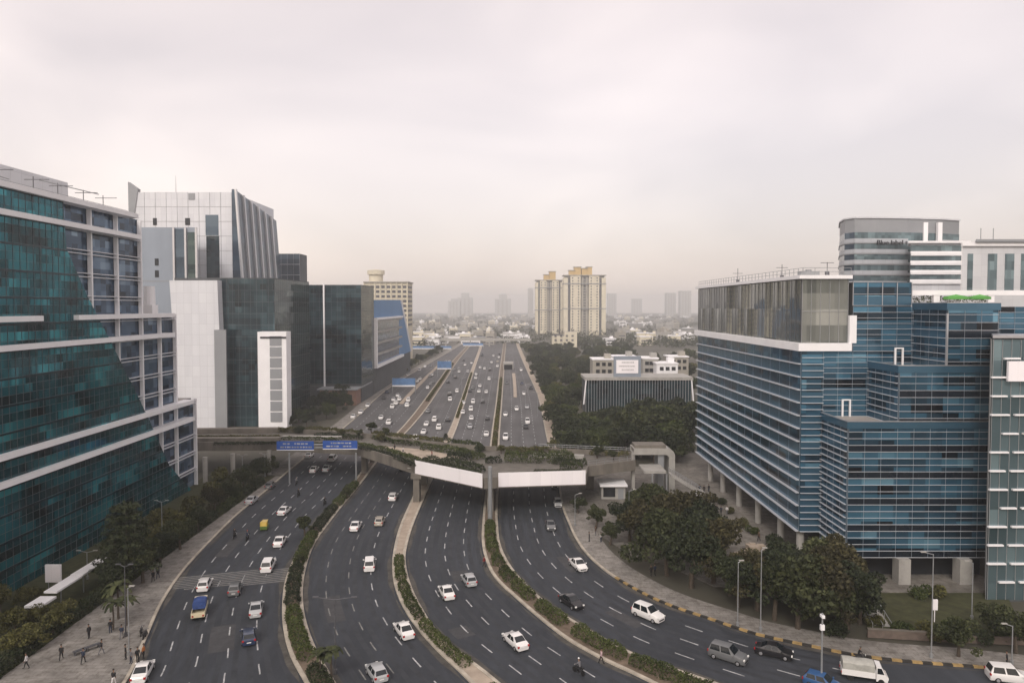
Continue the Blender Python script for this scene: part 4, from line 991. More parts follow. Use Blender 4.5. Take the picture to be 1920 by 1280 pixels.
# ------------------------------------------------------------------ landscaped bridge across the road
near = [at(x, y, 6.2) for x, y in ((325,843),(520,842),(670,850),(781,886),(907,913),(934,911),(1097,906),(1100,890),(1190,878))]
far = [at(x, y, 8.4) for x, y in ((325,803),(520,801),(690,812),(800,826),(900,835),(1010,838),(1190,846))]
br = thing('bridge', 'landscaped flyover deck with planted edges crossing the whole road', 'bridge', (near[4].x, near[4].y, 0))
dp = [(p.x,p.y) for p in near] + [(p.x,p.y) for p in reversed(far)]
mb = MB(); mb.prism(dp, 6.2, 7.2, 0, 1); mb.build('deck', [M['concd'], mat('deck_paving', (0.13,0.12,0.105), var=0.3, scale=0.5)], br)
mb = MB()
for a_, b_ in zip(near, near[1:]): mb.obox(a_, b_, 5.9, 8.15, -0.05, 0.3)
mb.build('parapet', M['concd'], br)
mb = MB()
for a_, b_ in zip(far, far[1:]): mb.obox(a_, b_, 5.9, 8.3, -0.3, 0.0)
mb.build('parapet', M['concd'], br)
def pier(x, y, w, d, z=6.19):
    mb = MB(); mb.box(x-w/2, x+w/2, y-d/2, y+d/2, 0.15, z-1.0); mb.box(x-w/2-.5, x+w/2+.5, y-d/2-.3, y+d/2+.3, z-0.98, z-0.02); mb.build('pier', M['concd'], br)
for (l_, r_), ys in ((('AL','AR'),(172,184)), (('BL','BR'),(146,160)), (('CL','CR'),(139,156))):
    c_ = centre(l_, r_)
    for y in ys:
        p = min(c_, key=lambda q: abs(q.y-y)); pier(p.x, p.y, 1.3, 2.4)
p = at(1108, 922); mb = MB(); mb.box(p.x-.9, p.x+.9, p.y+2, p.y+14, 0.1, 5.88); mb.build('abutment', M['concd'], br)
for x, y in ((385,905),(437,897),(505,890)):
    p = at(x, y); mb = MB(); mb.tube((p.x,p.y,0.1),(p.x,p.y,6.18),0.55,n=12); mb.build('pier', M['conc'], br)
# white banners hung on the parapet
for a_, b_, lab in ((near[3], near[4], 'long blank white banner, sloping, on the left half of the bridge edge'), (near[5], near[6], 'long blank white banner, level, on the right half of the bridge edge')):
    mb = MB()
    mb.obox(a_, b_, 6.15, 9.0, 0.36, 0.46); o = mb.build('banner', M['banner'], origin=(a_.x,a_.y,6.15)); tag(o, lab, 'banner', 'blank white banners on the bridge')
# deck planting
def deckline(px, z=7.2): return [at(x, y, z) for x, y in px]
def planter(px, w, h, label, m='concd'):
    pts = deckline(px); mb = MB()
    for a_, b_ in zip(pts, pts[1:]): mb.obox(a_, b_, 7.21, 7.2+h, -w/2, w/2)
    tag(mb.build('planter', M[m], origin=(pts[0].x,pts[0].y,7.2)), label, 'planter', 'planters on the bridge deck')
planter([(345,812),(525,810)], 2.0, 1.3, 'long brown planter at the back left of the bridge deck')
planter([(345,829),(525,828)], 2.0, 1.2, 'long brown planter at the front left of the bridge deck')
planter([(530,823),(640,824)], 1.6, 0.9, 'grey planter behind the blue road signs on the bridge deck', 'conc')
planter([(1000,856),(1095,860)], 1.4, 0.9, 'pale planter near the right banner on the bridge deck', 'conc')
fl = [([(400,832),(520,830),(600,832),(665,838)], 'creeper spilling over the front parapet above the service road'),
      ([(672,838),(725,850),(778,872)], 'creeper spilling over the curved front parapet beside the sloping banner'),
      ([(1000,884),(1092,883)], 'low creeper along the top of the level banner'),
      ([(795,862),(900,886)], 'creeper along the top of the sloping banner')]
for px, lab in fl:
    hedge([Vector((p.x,p.y,0)) for p in (at(x,y,8.0) for x,y in px)], 1.5, 0.7, lab, 'creepers on the bridge parapet', M['leaf_d'], z=7.8, dens=22, s=0.4)
hl = [([(700,816),(760,824),(830,832)], 2.6, 1.6, 'leaf_o', 'olive hedge along the back parapet above the middle lanes'),
      ([(840,834),(905,842)], 2.4, 1.8, 'leaf_g', 'green hedge along the back parapet near the mast'),
      ([(910,868),(940,866)], 2.6, 1.6, 'leaf_d', 'dark clump behind the mast between the two banners'),
      ([(1035,868),(1100,872)], 2.8, 1.4, 'leaf_d', 'dark bed right of the tall rounded hedge'),
      ([(1105,852),(1180,856)], 2.0, 1.2, 'leaf_o', 'olive bed before the stair tower on the deck'),
      ([(350,822),(440,822),(525,821)], 2.2, 0.9, 'leaf_o', 'dry olive planting between the two long brown planters'),
      ([(590,818),(680,824)], 2.2, 1.3, 'leaf_d', 'dark hedge between the back hedge and the blue signs'),
      ([(520,811),(600,810),(680,818)], 2.2, 1.7, 'leaf_o', 'olive hedge along the back edge of the bridge deck, above the blue signs'),
      ([(528,824),(640,826)], 1.2, 1.0, 'leaf_g', 'low hedge in the grey planter behind the blue signs'),
      ([(655,834),(720,846),(790,868)], 1.6, 1.3, 'leaf_g', 'hedge along the curving front edge of the bridge, left of the sloping banner'),
      ([(795,868),(850,874),(905,886)], 3.2, 1.9, 'leaf_d', 'dark thick hedge just above the sloping banner'),
      ([(790,842),(850,848),(905,862)], 3.0, 1.7, 'leaf_g', 'shrubby bed behind the dark hedge on the bridge deck'),
      ([(838,862),(885,862)], 3.4, 2.0, 'leaf_d', 'big dark clump in the middle of the bridge deck'),
      ([(946,864),(1020,866),(1075,862)], 4.4, 2.6, 'leaf_g', 'tall rounded green hedge above the level banner'),
      ([(948,850),(1020,850),(1030,846)], 3.0, 1.8, 'leaf_o', 'olive hedge at the back of the deck behind the tall hedge'),
      ([(1050,878),(1092,878)], 1.6, 1.5, 'leaf_g', 'short hedge at the right end of the level banner'),
      ([(700,822),(745,832),(790,836)], 1.8, 1.2, 'leaf_g', 'hedge along the back edge of the deck at the sandy court')]
for px, w, h, lm, lab in hl: hedge([Vector((p.x,p.y,0)) for p in deckline(px)], w, h, lab, 'hedges on the bridge deck', M[lm], z=7.25, dens=16, s=0.42)
mb = MB(); cq = deckline([(715,836),(800,843),(870,858),(800,862),(730,845)], 7.2)
mb.prism([(p.x,p.y) for p in cq], 7.204, 7.25, bottom=False); tag(mb.build('deck_court', M['sand']), kind='structure')
TB = thing('handrail', 'grey handrail along the right part of the bridge deck', 'railing', (near[6].x, near[6].y, 8.15))
rail(TB, [(near[7].x+.4,near[7].y),(near[8].x,near[8].y)], 8.15, 1.0); rail(TB, [(far[5].x,far[5].y),(far[6].x,far[6].y)], 8.3, 0.9)

# mast between the two banners and lamp posts
p = at(919, 982); mb = MB(); mb.tube((p.x,p.y,0.1),(p.x,p.y,11.2),0.45,0.40,12); mb.box(p.x-.8,p.x+.8,p.y-.8,p.y+.8,0.15,0.5)
tag(mb.build('mast', M['steel'], origin=(p.x,p.y,0.15)), 'thick grey mast on the green median between the two banners', 'mast')
def lamp(px, h, arms, label, grp='lamp posts along the road', mm='steel', z=0.13, double=True, al=1.6, rz=0.0):
    p = at(px[0], px[1], z); t = thing('street_lamp', label, 'street lamp', p, rz, grp)
    mb = MB(); mb.tube((0,0,0),(0,0,h),0.085,0.055,7); mb.tube((0,0,0),(0,0,0.5),0.2,n=8); mb.build('pole', M[mm], t, local=True)
    for s in ((-1,1) if double else (1,)):
        mb = MB(); mb.tube((0,0,h-.05),(s*al,0,h+.25),0.05,0.045,6); mb.build('arm', M[mm], t, local=True)
        mb = MB(); mb.box(s*al-.32, s*al+.32, -.12,.12,h+.22,h+.33); mb.build('lamp_head', M['conc'] if mm=='steel' else M['dsteel'], t, local=True)
    return t
lamp((304,1003), 6.2, 2, 'white T shaped lamp post beside the teal block, far along the hedge', al=1.0, z=0.1)
lamp((164,1085), 4.2, 2, 'white T shaped lamp post on the lawn before the teal block, near', al=1.3, z=0.1)
lamp((629,1262), 8.6, 2, 'dark double armed lamp post on the near end of the left median', mm='dsteel', al=2.2)
lamp((786,936), 6.6, 2, 'grey double armed lamp post under the sloping banner, beside the sandy strip', al=2.2)
lamp((455,905), 6.5, 2, 'white lamp post before the columns at the left of the bridge', al=0.9)
lamp((497,893), 5.5, 2, 'short white lamp post beside the left approach, nearer the blue signs', al=1.0)
lamp((1187,905), 6.8, 2, 'white T shaped lamp post by the pale stair tower', al=0.8)
lamp((1179,1000), 8.0, 1, 'tall slim lamp post among the right trees, by the stair foot', double=False, al=1.0)
lamp((1078,985), 6.0, 1, 'slim lamp post on the right kerb beside the round bushes', double=False, al=1.0)
lamp((1383,1172), 8.4, 1, 'bare grey lamp post before the dark trees, left of two', double=False, al=0.4)
lamp((1426,1182), 10.6, 1, 'taller grey lamp post before the dark trees, right of two', double=False, al=0.4)
lamp((1746,1232), 12.5, 1, 'grey lamp post with a small white board, before the steps', double=False, al=-1.2)
lamp((1822,1160), 7.6, 1, 'white lamp post with one slanting head by the pale glass tower', double=False, al=-0.8, z=0.34)
lamp((1897,1245), 4.6, 1, 'short lamp post leaning over the right pavement at the frame edge', double=False, al=-1.0)
lamp((236,1192), 9.0, 2, 'slim dark lamp post on the left pavement beside the palms', mm='dsteel', al=0.8)
lamp((242,1228), 8.2, 1, 'slim grey pole lamp at the left kerb among the walkers', double=False, al=0.5)
for i, (px, py) in enumerate(((700,865),(813,700),(866,745),(935,745),(985,760),(1008,780))):
    lamp((px,py), 9.0, 2, ['grey lamp post on the median beyond the left bridge end','distant lamp post on the sandy left median','distant lamp post on the middle median','distant lamp post on the green median','distant lamp post at the right kerb, farther','distant lamp post at the right kerb, nearer'][i], al=1.6)
p = at(1540, 1285); cc = thing('camera_post', 'grey camera post with white boxes at the bottom of the road, right', 'camera post', p)
mb = MB(); mb.tube((0,0,0),(0,0,8.2),0.12,0.09,8); mb.build('pole', M['steel'], cc, local=True)
mb = MB(); mb.box(-.22,.22,-.15,.15,6.3,6.9); mb.box(-.16,.16,-.3,.3,7.7,8.0); mb.build('camera_box', M['white'], cc, local=True)

# blue direction signs on their gantry
def sign(par, x0, x1, y, z0, z1, seed):
    r = random.Random(seed); mb = MB(); mb.box(x0,x1,y-.06,y+.06,z0,z1); f = mb.build('sign_panel', M['signblue'], par)
    mb = MB()
    for row in range(2):
        z = z1 - (z1-z0)*(0.38+0.4*row); x = x0 + (x1-x0)*0.1
        while x < x0 + (x1-x0)*0.88:
            w = r.uniform(0.3, 0.9)
            if r.random() < 0.75: mb.box(x, min(x+w, x1-.1), y-.09, y-.065, z, z+(z1-z0)*0.16)
            x += w + 0.22
    if mb.v: mb.build('sign_lettering', M['mark'], f)
    mb = MB(); mb.box(x0,x1,y-.1,y+.1,z0-.18,z0-.01); mb.build('lower_rim', M['white'], f)
p1 = at(543, 907); p2 = at(668, 907); Yg = p1.y
gt = thing('sign_gantry', 'gantry with two blue direction signs across the left service road', 'sign gantry', (p1.x, Yg, 0))
x0, x1 = atY(516,575,Yg).x, atY(668,575,Yg).x
mb = MB(); mb.tube((p1.x,Yg,0.1),(p1.x,Yg,7.4),0.22,n=8); mb.build('post', M['steel'], gt)
mb = MB(); mb.tube((p2.x,Yg,0.1),(p2.x,Yg,7.4),0.22,n=8); mb.build('post', M['steel'], gt)
zg = lambda y: H + (575-y)*Yg/F
mb = MB(); mb.tube((x0,Yg+.3,zg(835)),(x1,Yg+.3,zg(835)),0.16,n=6); mb.tube((x0,Yg+.3,zg(841)),(x1,Yg+.3,zg(841)),0.16,n=6); mb.build('cross_beam', M['steel'], gt)
sign(gt, x0, atY(586,575,Yg).x, Yg-.1, zg(844), zg(828), 1); sign(gt, atY(603,575,Yg).x, x1, Yg-.1, zg(842), zg(827), 2)
for k_, (xa_, xb_, y0_, y1_, D_, lab) in enumerate(((735,778,722,709,330,'distant blue sign gantry over the crowded service road'),(770,846,660,649,640,'long blue sign band crossing the far left lanes'),(868,906,656,647,690,'short blue sign band crossing the far middle lanes'),(820,846,690,677,410,'small blue shelter on the far sandy reserve'))):
    a_, b_ = atY(xa_,575,D_).x, atY(xb_,575,D_).x; zq = lambda y: H+(575-y)*D_/F
    t = thing('sign_gantry' if k_ < 3 else 'shelter', lab, 'sign gantry' if k_ < 3 else 'shelter', (a_, D_, 0), group='distant blue signs')
    for x in (a_, b_):
        mb = MB(); mb.tube((x,D_,0.05),(x,D_,zq(y1_)),0.25,n=6); mb.build('post', M['steel'], t)
    mb = MB(); mb.box(a_,b_,D_-.5,D_-.3,max(zq(y0_),3.2),max(zq(y1_),5.2)); mb.build('sign_panel', M['signfar'], t)
    mb = MB(); mb.box(a_,b_,D_-.55,D_-.28,max(zq(y0_),3.2)-.7,max(zq(y0_),3.2)-.02); mb.build('lower_rim', M['white'], t)
fb = thing('footbridge', 'distant pale footbridge crossing the road where it meets the trees', 'bridge', (-20, 720, 0))
mb = MB(); mb.box(-75, 20, 720, 724, 6, 8.5); mb.build('deck', M['conc'], fb)
for x in (-70,-44,-24,14):
    mb = MB(); mb.box(x-.6,x+.6,721,723,0.1,5.98); mb.build('pier', M['conc'], fb)
# underpass mouth on the far right lanes
p = at(953, 693); ue = thing('underpass_entrance', 'concrete underpass mouth in the far lanes beside the green median', 'underpass', (p.x, p.y, 0))
mb = MB(); mb.box(p.x-3.4,p.x+3.4,p.y,p.y+12,3.4,4.6); mb.build('portal_roof', M['conc'], ue)
mb = MB(); mb.box(p.x-3.4,p.x-2.8,p.y,p.y+12,0.05,3.38); mb.box(p.x+2.8,p.x+3.4,p.y,p.y+12,0.05,3.38); mb.build('side_wall', M['conc'], ue)
mb = MB(); mb.box(p.x-2.75,p.x+2.75,p.y+1.5,p.y+2,0.05,3.38); mb.build('dark_mouth', M['dark'], ue)

# stair tower with its rounded portal and flights of steps
Ys = 150.0; zs = lambda y: H + (575-y)*Ys/F; xs = lambda x: (x-960)*Ys/F
st = thing('stair_tower', 'pale stair tower with a rounded portal frame and railed flights, right end of the bridge', 'stair tower', (xs(1235), Ys, 0))
mb = MB(); r_ = 1.6; xr, ztp = xs(1268), zs(843)
pts_o = [(xs(1190), ztp)] + [(xr - r_ + r_*math.sin(a), ztp - r_ + r_*math.cos(a)) for a in [i*math.pi/16 for i in range(9)]] + [(xr, 0.1)]
pts_i = [(xs(1190), ztp-1.3)] + [(xr-1.3-0.9+0.9*math.sin(a), ztp-1.3-0.9+0.9*math.cos(a)) for a in [i*math.pi/16 for i in range(9)]] + [(xr-1.3, 0.1)]
for i in range(len(pts_o)-1):
    (a0,b0),(a1,b1),(c1,d1),(c0,d0) = pts_o[i], pts_o[i+1], pts_i[i+1], pts_i[i]
    mb.add([(a0,Ys,b0),(a1,Ys,b1),(c1,Ys,d1),(c0,Ys,d0),(a0,Ys+5,b0),(a1,Ys+5,b1),(c1,Ys+5,d1),(c0,Ys+5,d0)],[(0,3,2,1),(4,5,6,7),(0,1,5,4),(3,7,6,2)])
mb.build('portal_frame', M['conc'], st)
mb = MB(); mb.box(xs(1193), xs(1252), Ys+.8, Ys+4.6, ztp+0.02, ztp+0.7); mb.build('roof_slab', M['concd'], st)
mb = MB(); mb.box(xs(1237), xs(1248), Ys+.6, Ys+4.4, 0.1, ztp-1.35); mb.build('lift_shaft', G['greyp'], st)
mb = MB(); mb.box(xs(1188), xs(1194), Ys+1, Ys+2, 0.1, ztp-1.32); mb.build('post', M['conc'], st)
xl0, xl1 = xs(1200), xs(1240)
mb = MB(); mb.box(xl0, xl1, Ys-6, Ys+0.5, 6.6, 7.1); mb.build('landing', M['conc'], st)
def flight(x0, x1, y0, y1, z0, z1, w, n=16):
    mb = MB(); 
    for i in range(n):
        t0, t1 = i/n, (i+1)/n
        xa, xb = x0+(x1-x0)*t0, x0+(x1-x0)*t1
        mb.box(min(xa,xb), max(xa,xb), y0, y0+w, z0+(z1-z0)*t1-0.5, z0+(z1-z0)*t1)
    mb.build('flight', M['conc'], st)
    mb = MB()
    for yy in (y0, y0+w):
        mb.tube((x0,yy,z0+1.1),(x1,yy,z1+1.1),0.06,n=6); mb.tube((x0,yy,z0+.6),(x1,yy,z1+.6),0.04,n=6)
        for i in range(6):
            t0 = i/5; mb.tube((x0+(x1-x0)*t0,yy,z0+(z1-z0)*t0),(x0+(x1-x0)*t0,yy,z0+(z1-z0)*t0+1.1),0.05,n=5)
    mb.build('handrail', M['alu'], st)
flight(xs(1296), xs(1243), Ys-9, 0, 3.3, 7.0, 2.6); flight(xs(1212), xs(1292), Ys-13, 0, 0.1, 3.3, 2.6)
mb = MB(); mb.box(xs(1288), xs(1304), Ys-13.2, Ys-6.2, 2.9, 3.28); mb.build('landing', M['conc'], st)
for x, y in ((1300,Ys-12.8),(1300,Ys-6.6),(1214,Ys-6.5),(1240,Ys-6.5)):
    mb = MB(); z_ = 2.88 if x > 1290 else 6.58; mb.tube((xs(x),y,0.1),(xs(x),y,z_),0.2,n=8); mb.build('post', M['steel'], st)
mb = MB(); mb.box(xs(1282), xs(1304), Ys-13.4, Ys-13.25, 0.1, 2.6); mb.build('screen', G['slate'], st)
# small white kiosk beside it, white sign board and canopy on the left lawn
p = at(1150, 936); ki = thing('kiosk', 'small white roofed ticket kiosk between the level banner and the stair tower', 'kiosk', p)
mb = MB(); mb.box(-2.6,2.6,0,4.4,0,2.9); mb.build('wall', M['conc'], ki, local=True); mb = MB(); mb.box(-3.0,3.0,-.6,4.8,2.92,3.35); mb.build('roof', M['white'], ki, local=True)
mb = MB(); mb.box(-2.2,0.4,-.08,-.02,0.6,2.6); mb.build('opening', M['dark'], ki, local=True); mb = MB(); mb.box(1.0,2.2,-.08,-.02,0.1,2.4); mb.build('door', G['greyp'], ki, local=True)
p = at(101, 1112); sb = thing('sign_board', 'square blank white board on two posts before the teal block', 'sign', p)
mb = MB(); mb.box(-1.15,1.15,-.12,.12,1.7,4.3); mb.build('board', M['banner'], sb, local=True)
for x in (-.9,.9):
    mb = MB(); mb.tube((x,0.2,0),(x,0.2,4.0),0.06,n=6); mb.build('post', M['steel'], sb, local=True)
cn = thing('canopy', 'long white walkway roof beside the hedge before the teal block', 'canopy', (-63, 95, 0.1))
mb = MB(); mb.box(-64,-62.2,92,97.5,2.9,3.15); mb.box(-64,-62.2,97.6,104.5,3.0,3.25); mb.build('roof', M['white'], cn)
mb = MB(); mb.box(-64.2,-62.0,88.5,91.6,2.4,2.7); mb.build('end_roof', M['white'], cn)
for y in (90,94,99,104):
    mb = MB(); mb.tube((-63,y,0.1),(-63,y,2.38 if y < 92 else 2.88),0.09,n=6); mb.build('post', M['steel'], cn)

hedge([Vector((66+i*1.0,113.9,0)) for i in range(14)], 1.4, 1.3, 'green hedge on the roof of the blue glass block beside the green canopies', 'roof hedges', M['leaf_g'], z=42.6, dens=20)
# steps, lawn bank and low walls at the right front
mb = MB(); mb.prism([tuple(at(*q))[:2] for q in ((1625,1180),(1700,1196),(1930,1206))] + [(72,98.2),(52.5,98.2)], 0.0, 0.34, bottom=False); tag(mb.build('lawn', M['grass']), kind='structure')
a_, b_ = at(1627,1196), at(1795,1206); c_ = at(1960,1212)
wl_ = thing('low_wall', 'long brown low wall between the right pavement and the grass bank', 'wall', (a_.x,a_.y,0))
mb = MB(); mb.obox(a_, b_, 0.1, 1.15, -0.3, 0.0); mb.obox(b_, c_, 0.1, 1.0, -0.3, 0.0); mb.build('wall', mat('brown_brick', (0.12,0.095,0.08), var=0.25, scale=1.2), wl_)
mb = MB(); mb.obox(a_, b_, 1.16, 1.26, -0.36, 0.05); mb.build('coping', M['concd'], wl_)
se = thing('steps', 'flight of steps with slanting rails up the grass bank beside the dark trees', 'steps', tuple(at(1645,1180)))
p, q = at(1655,1185), at(1612,1125)
for i in range(1):
    mb = MB()
    for k_ in range(9):
        t0, t1 = k_/9, (k_+1)/9; A_, B_ = p.lerp(q,t0), p.lerp(q,t1)
        mb.obox((A_.x,A_.y),(B_.x,B_.y),0.0,0.12+1.0*t1,-1.3,1.3)
    mb.build('flight', M['conc'], se)
u_ = (q-p).normalized(); n_ = Vector((u_.y,-u_.x,0))
for s in (-1.2,0,1.2):
    mb = MB(); mb.tube(p+n_*s+Vector((0,0,1.1)), q+n_*s+Vector((0,0,2.1)), 0.06, n=6)
    for t0 in (0,.33,.66,1): w_ = p.lerp(q,t0)+n_*s; mb.tube(w_+Vector((0,0,0.1+t0)), w_+Vector((0,0,1.1+t0)), 0.05, n=5)
    mb.build('handrail', M['alu'], se)
p = at(1752,1165,0.34); mb = MB(); mb.tube(p,p+Vector((0,0,3.0)),0.06,n=6); mb.box(p.x-.35,p.x+.35,p.y-.1,p.y+.1,p.z+1.6,p.z+3.0)
tag(mb.build('sign_board', M['banner'], origin=p), 'small upright white board on the grass bank behind the lamp post', 'sign')

# ------------------------------------------------------------------ hedges of the medians
cA, cB, cC = centre('AL','AR'), centre('BL','BR'), centre('CL','CR')
segs = [(48,63.5),(63.7,78.5),(78.7,93.5),(93.7,108.5),(108.7,124),(124.2,141),(141.2,160)]
for i, (a_, b_) in enumerate(segs):
    w = 2.3; hedge(cut(cA, a_, b_), w, 1.35, 'dark hedge on the left median, %s the bottom of the photo' % ORD[i], 'hedges on the left median', M['leaf_d'] if i % 2 else M['leaf_g'], seed=i)
segs = [(62,74.5),(78,89.5),(89.7,102.3),(102.5,113)]
for i, (a_, b_) in enumerate(segs):
    hedge(cut(cB, a_, b_), 1.75, 1.05, 'clipped hedge on the sandy middle median, %s the bottom of the photo' % ORD[i], 'hedges on the middle median', M['leaf_g'], seed=10+i)
segs = [(67.5,71),(71.5,79.6),(79.8,87.5),(87.7,95),(95.2,102),(102.2,107.6),(108.3,113.5),(114,121),(121.2,131),(178,200),(202,226),(228,260),(262,300),(303,345),(348,400)]
for i, (a_, b_) in enumerate(segs):
    farr = a_ > 150
    hedge(cut(cC, a_, b_), 2.15 if not farr else 1.5, 1.5 if not farr else 1.0, '%s on the right median, %s the bottom of the photo' % ('rounded green hedge' if not farr else 'distant strip of hedge', ORD[i]), 'hedges on the right median', M['leaf_g'] if not farr else M['leaf_o'], seed=30+i, dens=42 if not farr else 10, s=0.27 if not farr else 0.5)
for i, (a_, b_) in enumerate(((300,350),(352,420),(423,500))):
    hedge(cut(cA, a_, b_), 1.4, 1.2, 'thin far hedge on the sandy left median, %s the bridge' % ORD[i], 'far hedges on the left median', M['leaf_o'], seed=50+i, dens=9, s=0.55)
for i, (a_, b_) in enumerate(((255,300),(302,360),(363,430))):
    hedge(cut(cB, a_, b_), 1.1, 1.0, 'thin far hedge on the middle median, %s the bridge' % ORD[i], 'far hedges on the middle median', M['leaf_o'], seed=60+i, dens=9, s=0.55)
# long hedge between the left pavement and the lawn
for i in range(8):
    y0 = 58 + i*13.0
    hedge([Vector((-58.6 - 0.01*(y0-58),y0+k,0)) for k in range(0,13)], 2.2, 2.0, 'tall dark hedge behind the left pavement, %s the bottom of the photo' % ORD[i], 'hedges behind the left pavement', M['leaf_d'] if i%3 else M['leaf_g'], z=0.12, dens=17, s=0.42, seed=70+i)

# ------------------------------------------------------------------ trees
T_big = [make_tree(1, 9.0, 4.4, M['leaf_d'], 4600, 0.5), make_tree(2, 9.6, 4.2, M['leaf_b'], 4600, 0.46), make_tree(3, 8.2, 4.8, M['leaf_m'], 4200, 0.56)]
T_mid = [make_tree(s, 7.0, 3.3, M['leaf_m'], 2400, 0.5) for s in (4,5)]
T_far = [make_tree(6, 10.0, 5.0, M['leaf_d'], 2200, 0.8), make_tree(7, 9.4, 4.6, M['leaf_m'], 2200, 0.8), make_tree(8, 9.0, 5.0, M['leaf_g'], 2200, 0.8), make_tree(9, 8.2, 4.8, M['leaf_o'], 2200, 0.8)]
T_round = make_tree(11, 4.4, 2.3, M['leaf_m'], 1800, 0.4, nl=6)
T_olive = make_tree(12, 6.0, 3.4, M['leaf_o'], 1900, 0.5)
T_con = make_conifer(13, 11.0, 4.2, M['leaf_d']); T_palm = make_palm(14, 4.2, M['leaf_m'])
def shrub_proto(seed, lm, n=700, s=0.36):
    r = random.Random(seed); lobes = [((r.uniform(-.7,.7), r.uniform(-.7,.7), 0.5+r.uniform(0,.5)), 0.8, 0.8, 0.65) for _ in range(4)]
    o = crown_mesh(r, lobes, n, s).build('shrub', lm, local=True); tag(o, 'x', 'shrub'); return o
T_shrub = [shrub_proto(21, M['leaf_d']), shrub_proto(22, M['leaf_o']), shrub_proto(23, M['leaf_g'])]

for i, (x, y, k, s) in enumerate(((1180,1015,0,.8),(1212,1050,1,.95),(1250,1078,2,1.0),(1296,1100,0,1.0),(1338,1092,1,.9),(1232,1005,2,.9),(1282,1030,1,1.0),(1322,1052,0,.95),(1196,982,2,.7),(1225,975,1,.7))):
    place(T_big[k], at(x,y,0.1), s*1.2, label='dark broad tree in the clump by the plaza, %s' % ['at the left end','second from the left end','at its front','front right','at the right end','behind the left end','in the middle','back right','small and behind','nearest the stairs'][i], group='trees in the clump by the plaza')
for i, (x, y, k, s) in enumerate(((1420,1142,1,.85),(1452,1160,0,.9),(1496,1178,2,1.0),(1545,1186,1,1.0),(1588,1176,0,.95),(1522,1138,2,1.0),(1574,1146,1,.95),(1462,1122,0,.9),(1402,1118,2,.7),(1384,1136,0,.72),(1368,1114,1,.66),(1612,1168,0,.7))):
    place(T_big[k], at(x,y,0.1), s*1.16, label='dark broad tree before the blue block columns, %s' % ['front left','second from the front left','front middle','front right','at the right end','middle of the back row','right of the back row','left of the back row','small at the left end','front, in the gap to the plaza clump','small, in the gap to the plaza clump','small at the steps'][i], group='trees before the blue block')
for i, (x, y) in enumerate(((1084,962),(1117,990),(1144,1020))):
    place(T_round, at(x,y,0.1), (0.85,1.0,0.95)[i], label='small round tree at the right kerb corner, %s of three' % ('farthest','middle','nearest')[i], group='small round trees at the right kerb')
for i, (x, y, s) in enumerate(((1797,1230,.75),(1905,1222,.8),(1860,1190,.6))):
    place(T_mid[i%2], at(x,y,0.1), s, label=['small dark tree in the right pavement with a thin trunk','leafy tree at the right frame edge behind the low wall','little tree on the grass bank before the pale glass tower'][i])
for i, (x, y, k) in enumerate(((1640,1172,1),(1690,1185,2),(1740,1192,1),(1775,1195,2),(1845,1205,0),(1880,1200,2),(1570,1190,0),(1610,1150,2),(1760,1120,1),(1725,1120,2))):
    place(T_shrub[k], at(x,y,0.34 if y<1196 else 0.1), rng.uniform(.8,1.3), label='low shrub on the grass bank at the right, %s' % ['at the steps','below the steps','by the small white board','before the lamp post','left of the pale glass tower','under the pale glass tower','under the dark trees','at the step head','beside the square column','by the lobby'][i], group='shrubs on the grass bank')
for i, (x, y, s) in enumerate(((1448,1022,.8),(1470,1045,.9),(1500,1065,1.0),(1530,1060,.9),(1395,985,.6),(1412,1000,.6),(1352,945,.55),(1370,962,.5))):
    place(T_shrub[i%3], at(x,y,0.1), s*1.5, label='shrub in the planting bed under the blue block columns, %s' % ['left of the last column','below the last column','at the corner','right of the corner','by the third column','behind the third column','by the second column','behind the second column'][i], group='shrubs under the blue block columns')
for i, (x, y) in enumerate(((1338,1040),(1362,1055),(1415,1030),(1395,1045))):
    p = at(x,y,0.1); mb = MB(); r = random.Random(i)
    for _ in range(9):
        a0 = Vector((r.uniform(-1.8,1.8), r.uniform(-1.2,1.2), r.uniform(0.2,1.0))); s_ = r.uniform(.4,.9)
        mb.box(p.x+a0.x-s_, p.x+a0.x+s_, p.y+a0.y-s_*.7, p.y+a0.y+s_*.7, 0.1, 0.1+a0.z)
    tag(mb.build('rubble_heap', M['sand'], origin=p), 'pale heap of sand and rubble on the plaza by the trees, %s' % ['leftmost','front one','rightmost','between two others'][i], 'heap', 'rubble heaps')
# left side, in front of the teal block
place(T_con, at(238,1100,0.1), 1.12, label='tall layered conifer between the teal block and the left pavement')
for i, (x, y, k, s) in enumerate(((300,1062,0,.62),(338,1030,1,.62),(372,998,0,.6),(402,968,1,.6),(432,942,0,.58),(458,918,1,.6),(480,902,0,.62),(500,890,1,.6),(268,1092,1,.72),(210,1120,0,.6))):
    place(T_mid[k] if i % 3 else T_big[k], at(x,y,0.1), s*(1.3 if i%3 else 1.1), label='roadside tree in the left row below the teal block, %s from the conifer' % ORD[[2,3,4,5,6,7,8,9,0,1][i]].replace(' nearest','').replace('nearest','first'), group='roadside trees below the teal block')
for i, (x, y) in enumerate(((350,1000),(385,965),(420,935),(330,985),(300,1030),(440,905))):
    place(T_shrub[1], at(x-26,y-6,0.1), 1.9, label='olive shrub on the verge under the teal block, %s' % ORD[i].replace('nearest','along the verge').replace('second along','second along'), group='olive shrubs under the teal block')
for i, (x, y, s) in enumerate(((20,1235,1.0),(60,1215,1.1),(100,1190,1.0),(30,1190,1.1),(75,1170,.9),(130,1160,.9),(0,1150,1.2),(55,1140,1.0))):
    place(T_olive, at(x,y,0.1), s*.62, label='bushy olive tree in the bottom left planting, %s' % ['at the left edge front','second from the front','beside the hedge','left and behind','middle','near the canopy end','touching the frame edge','farthest back'][i], group='bushy trees bottom left')
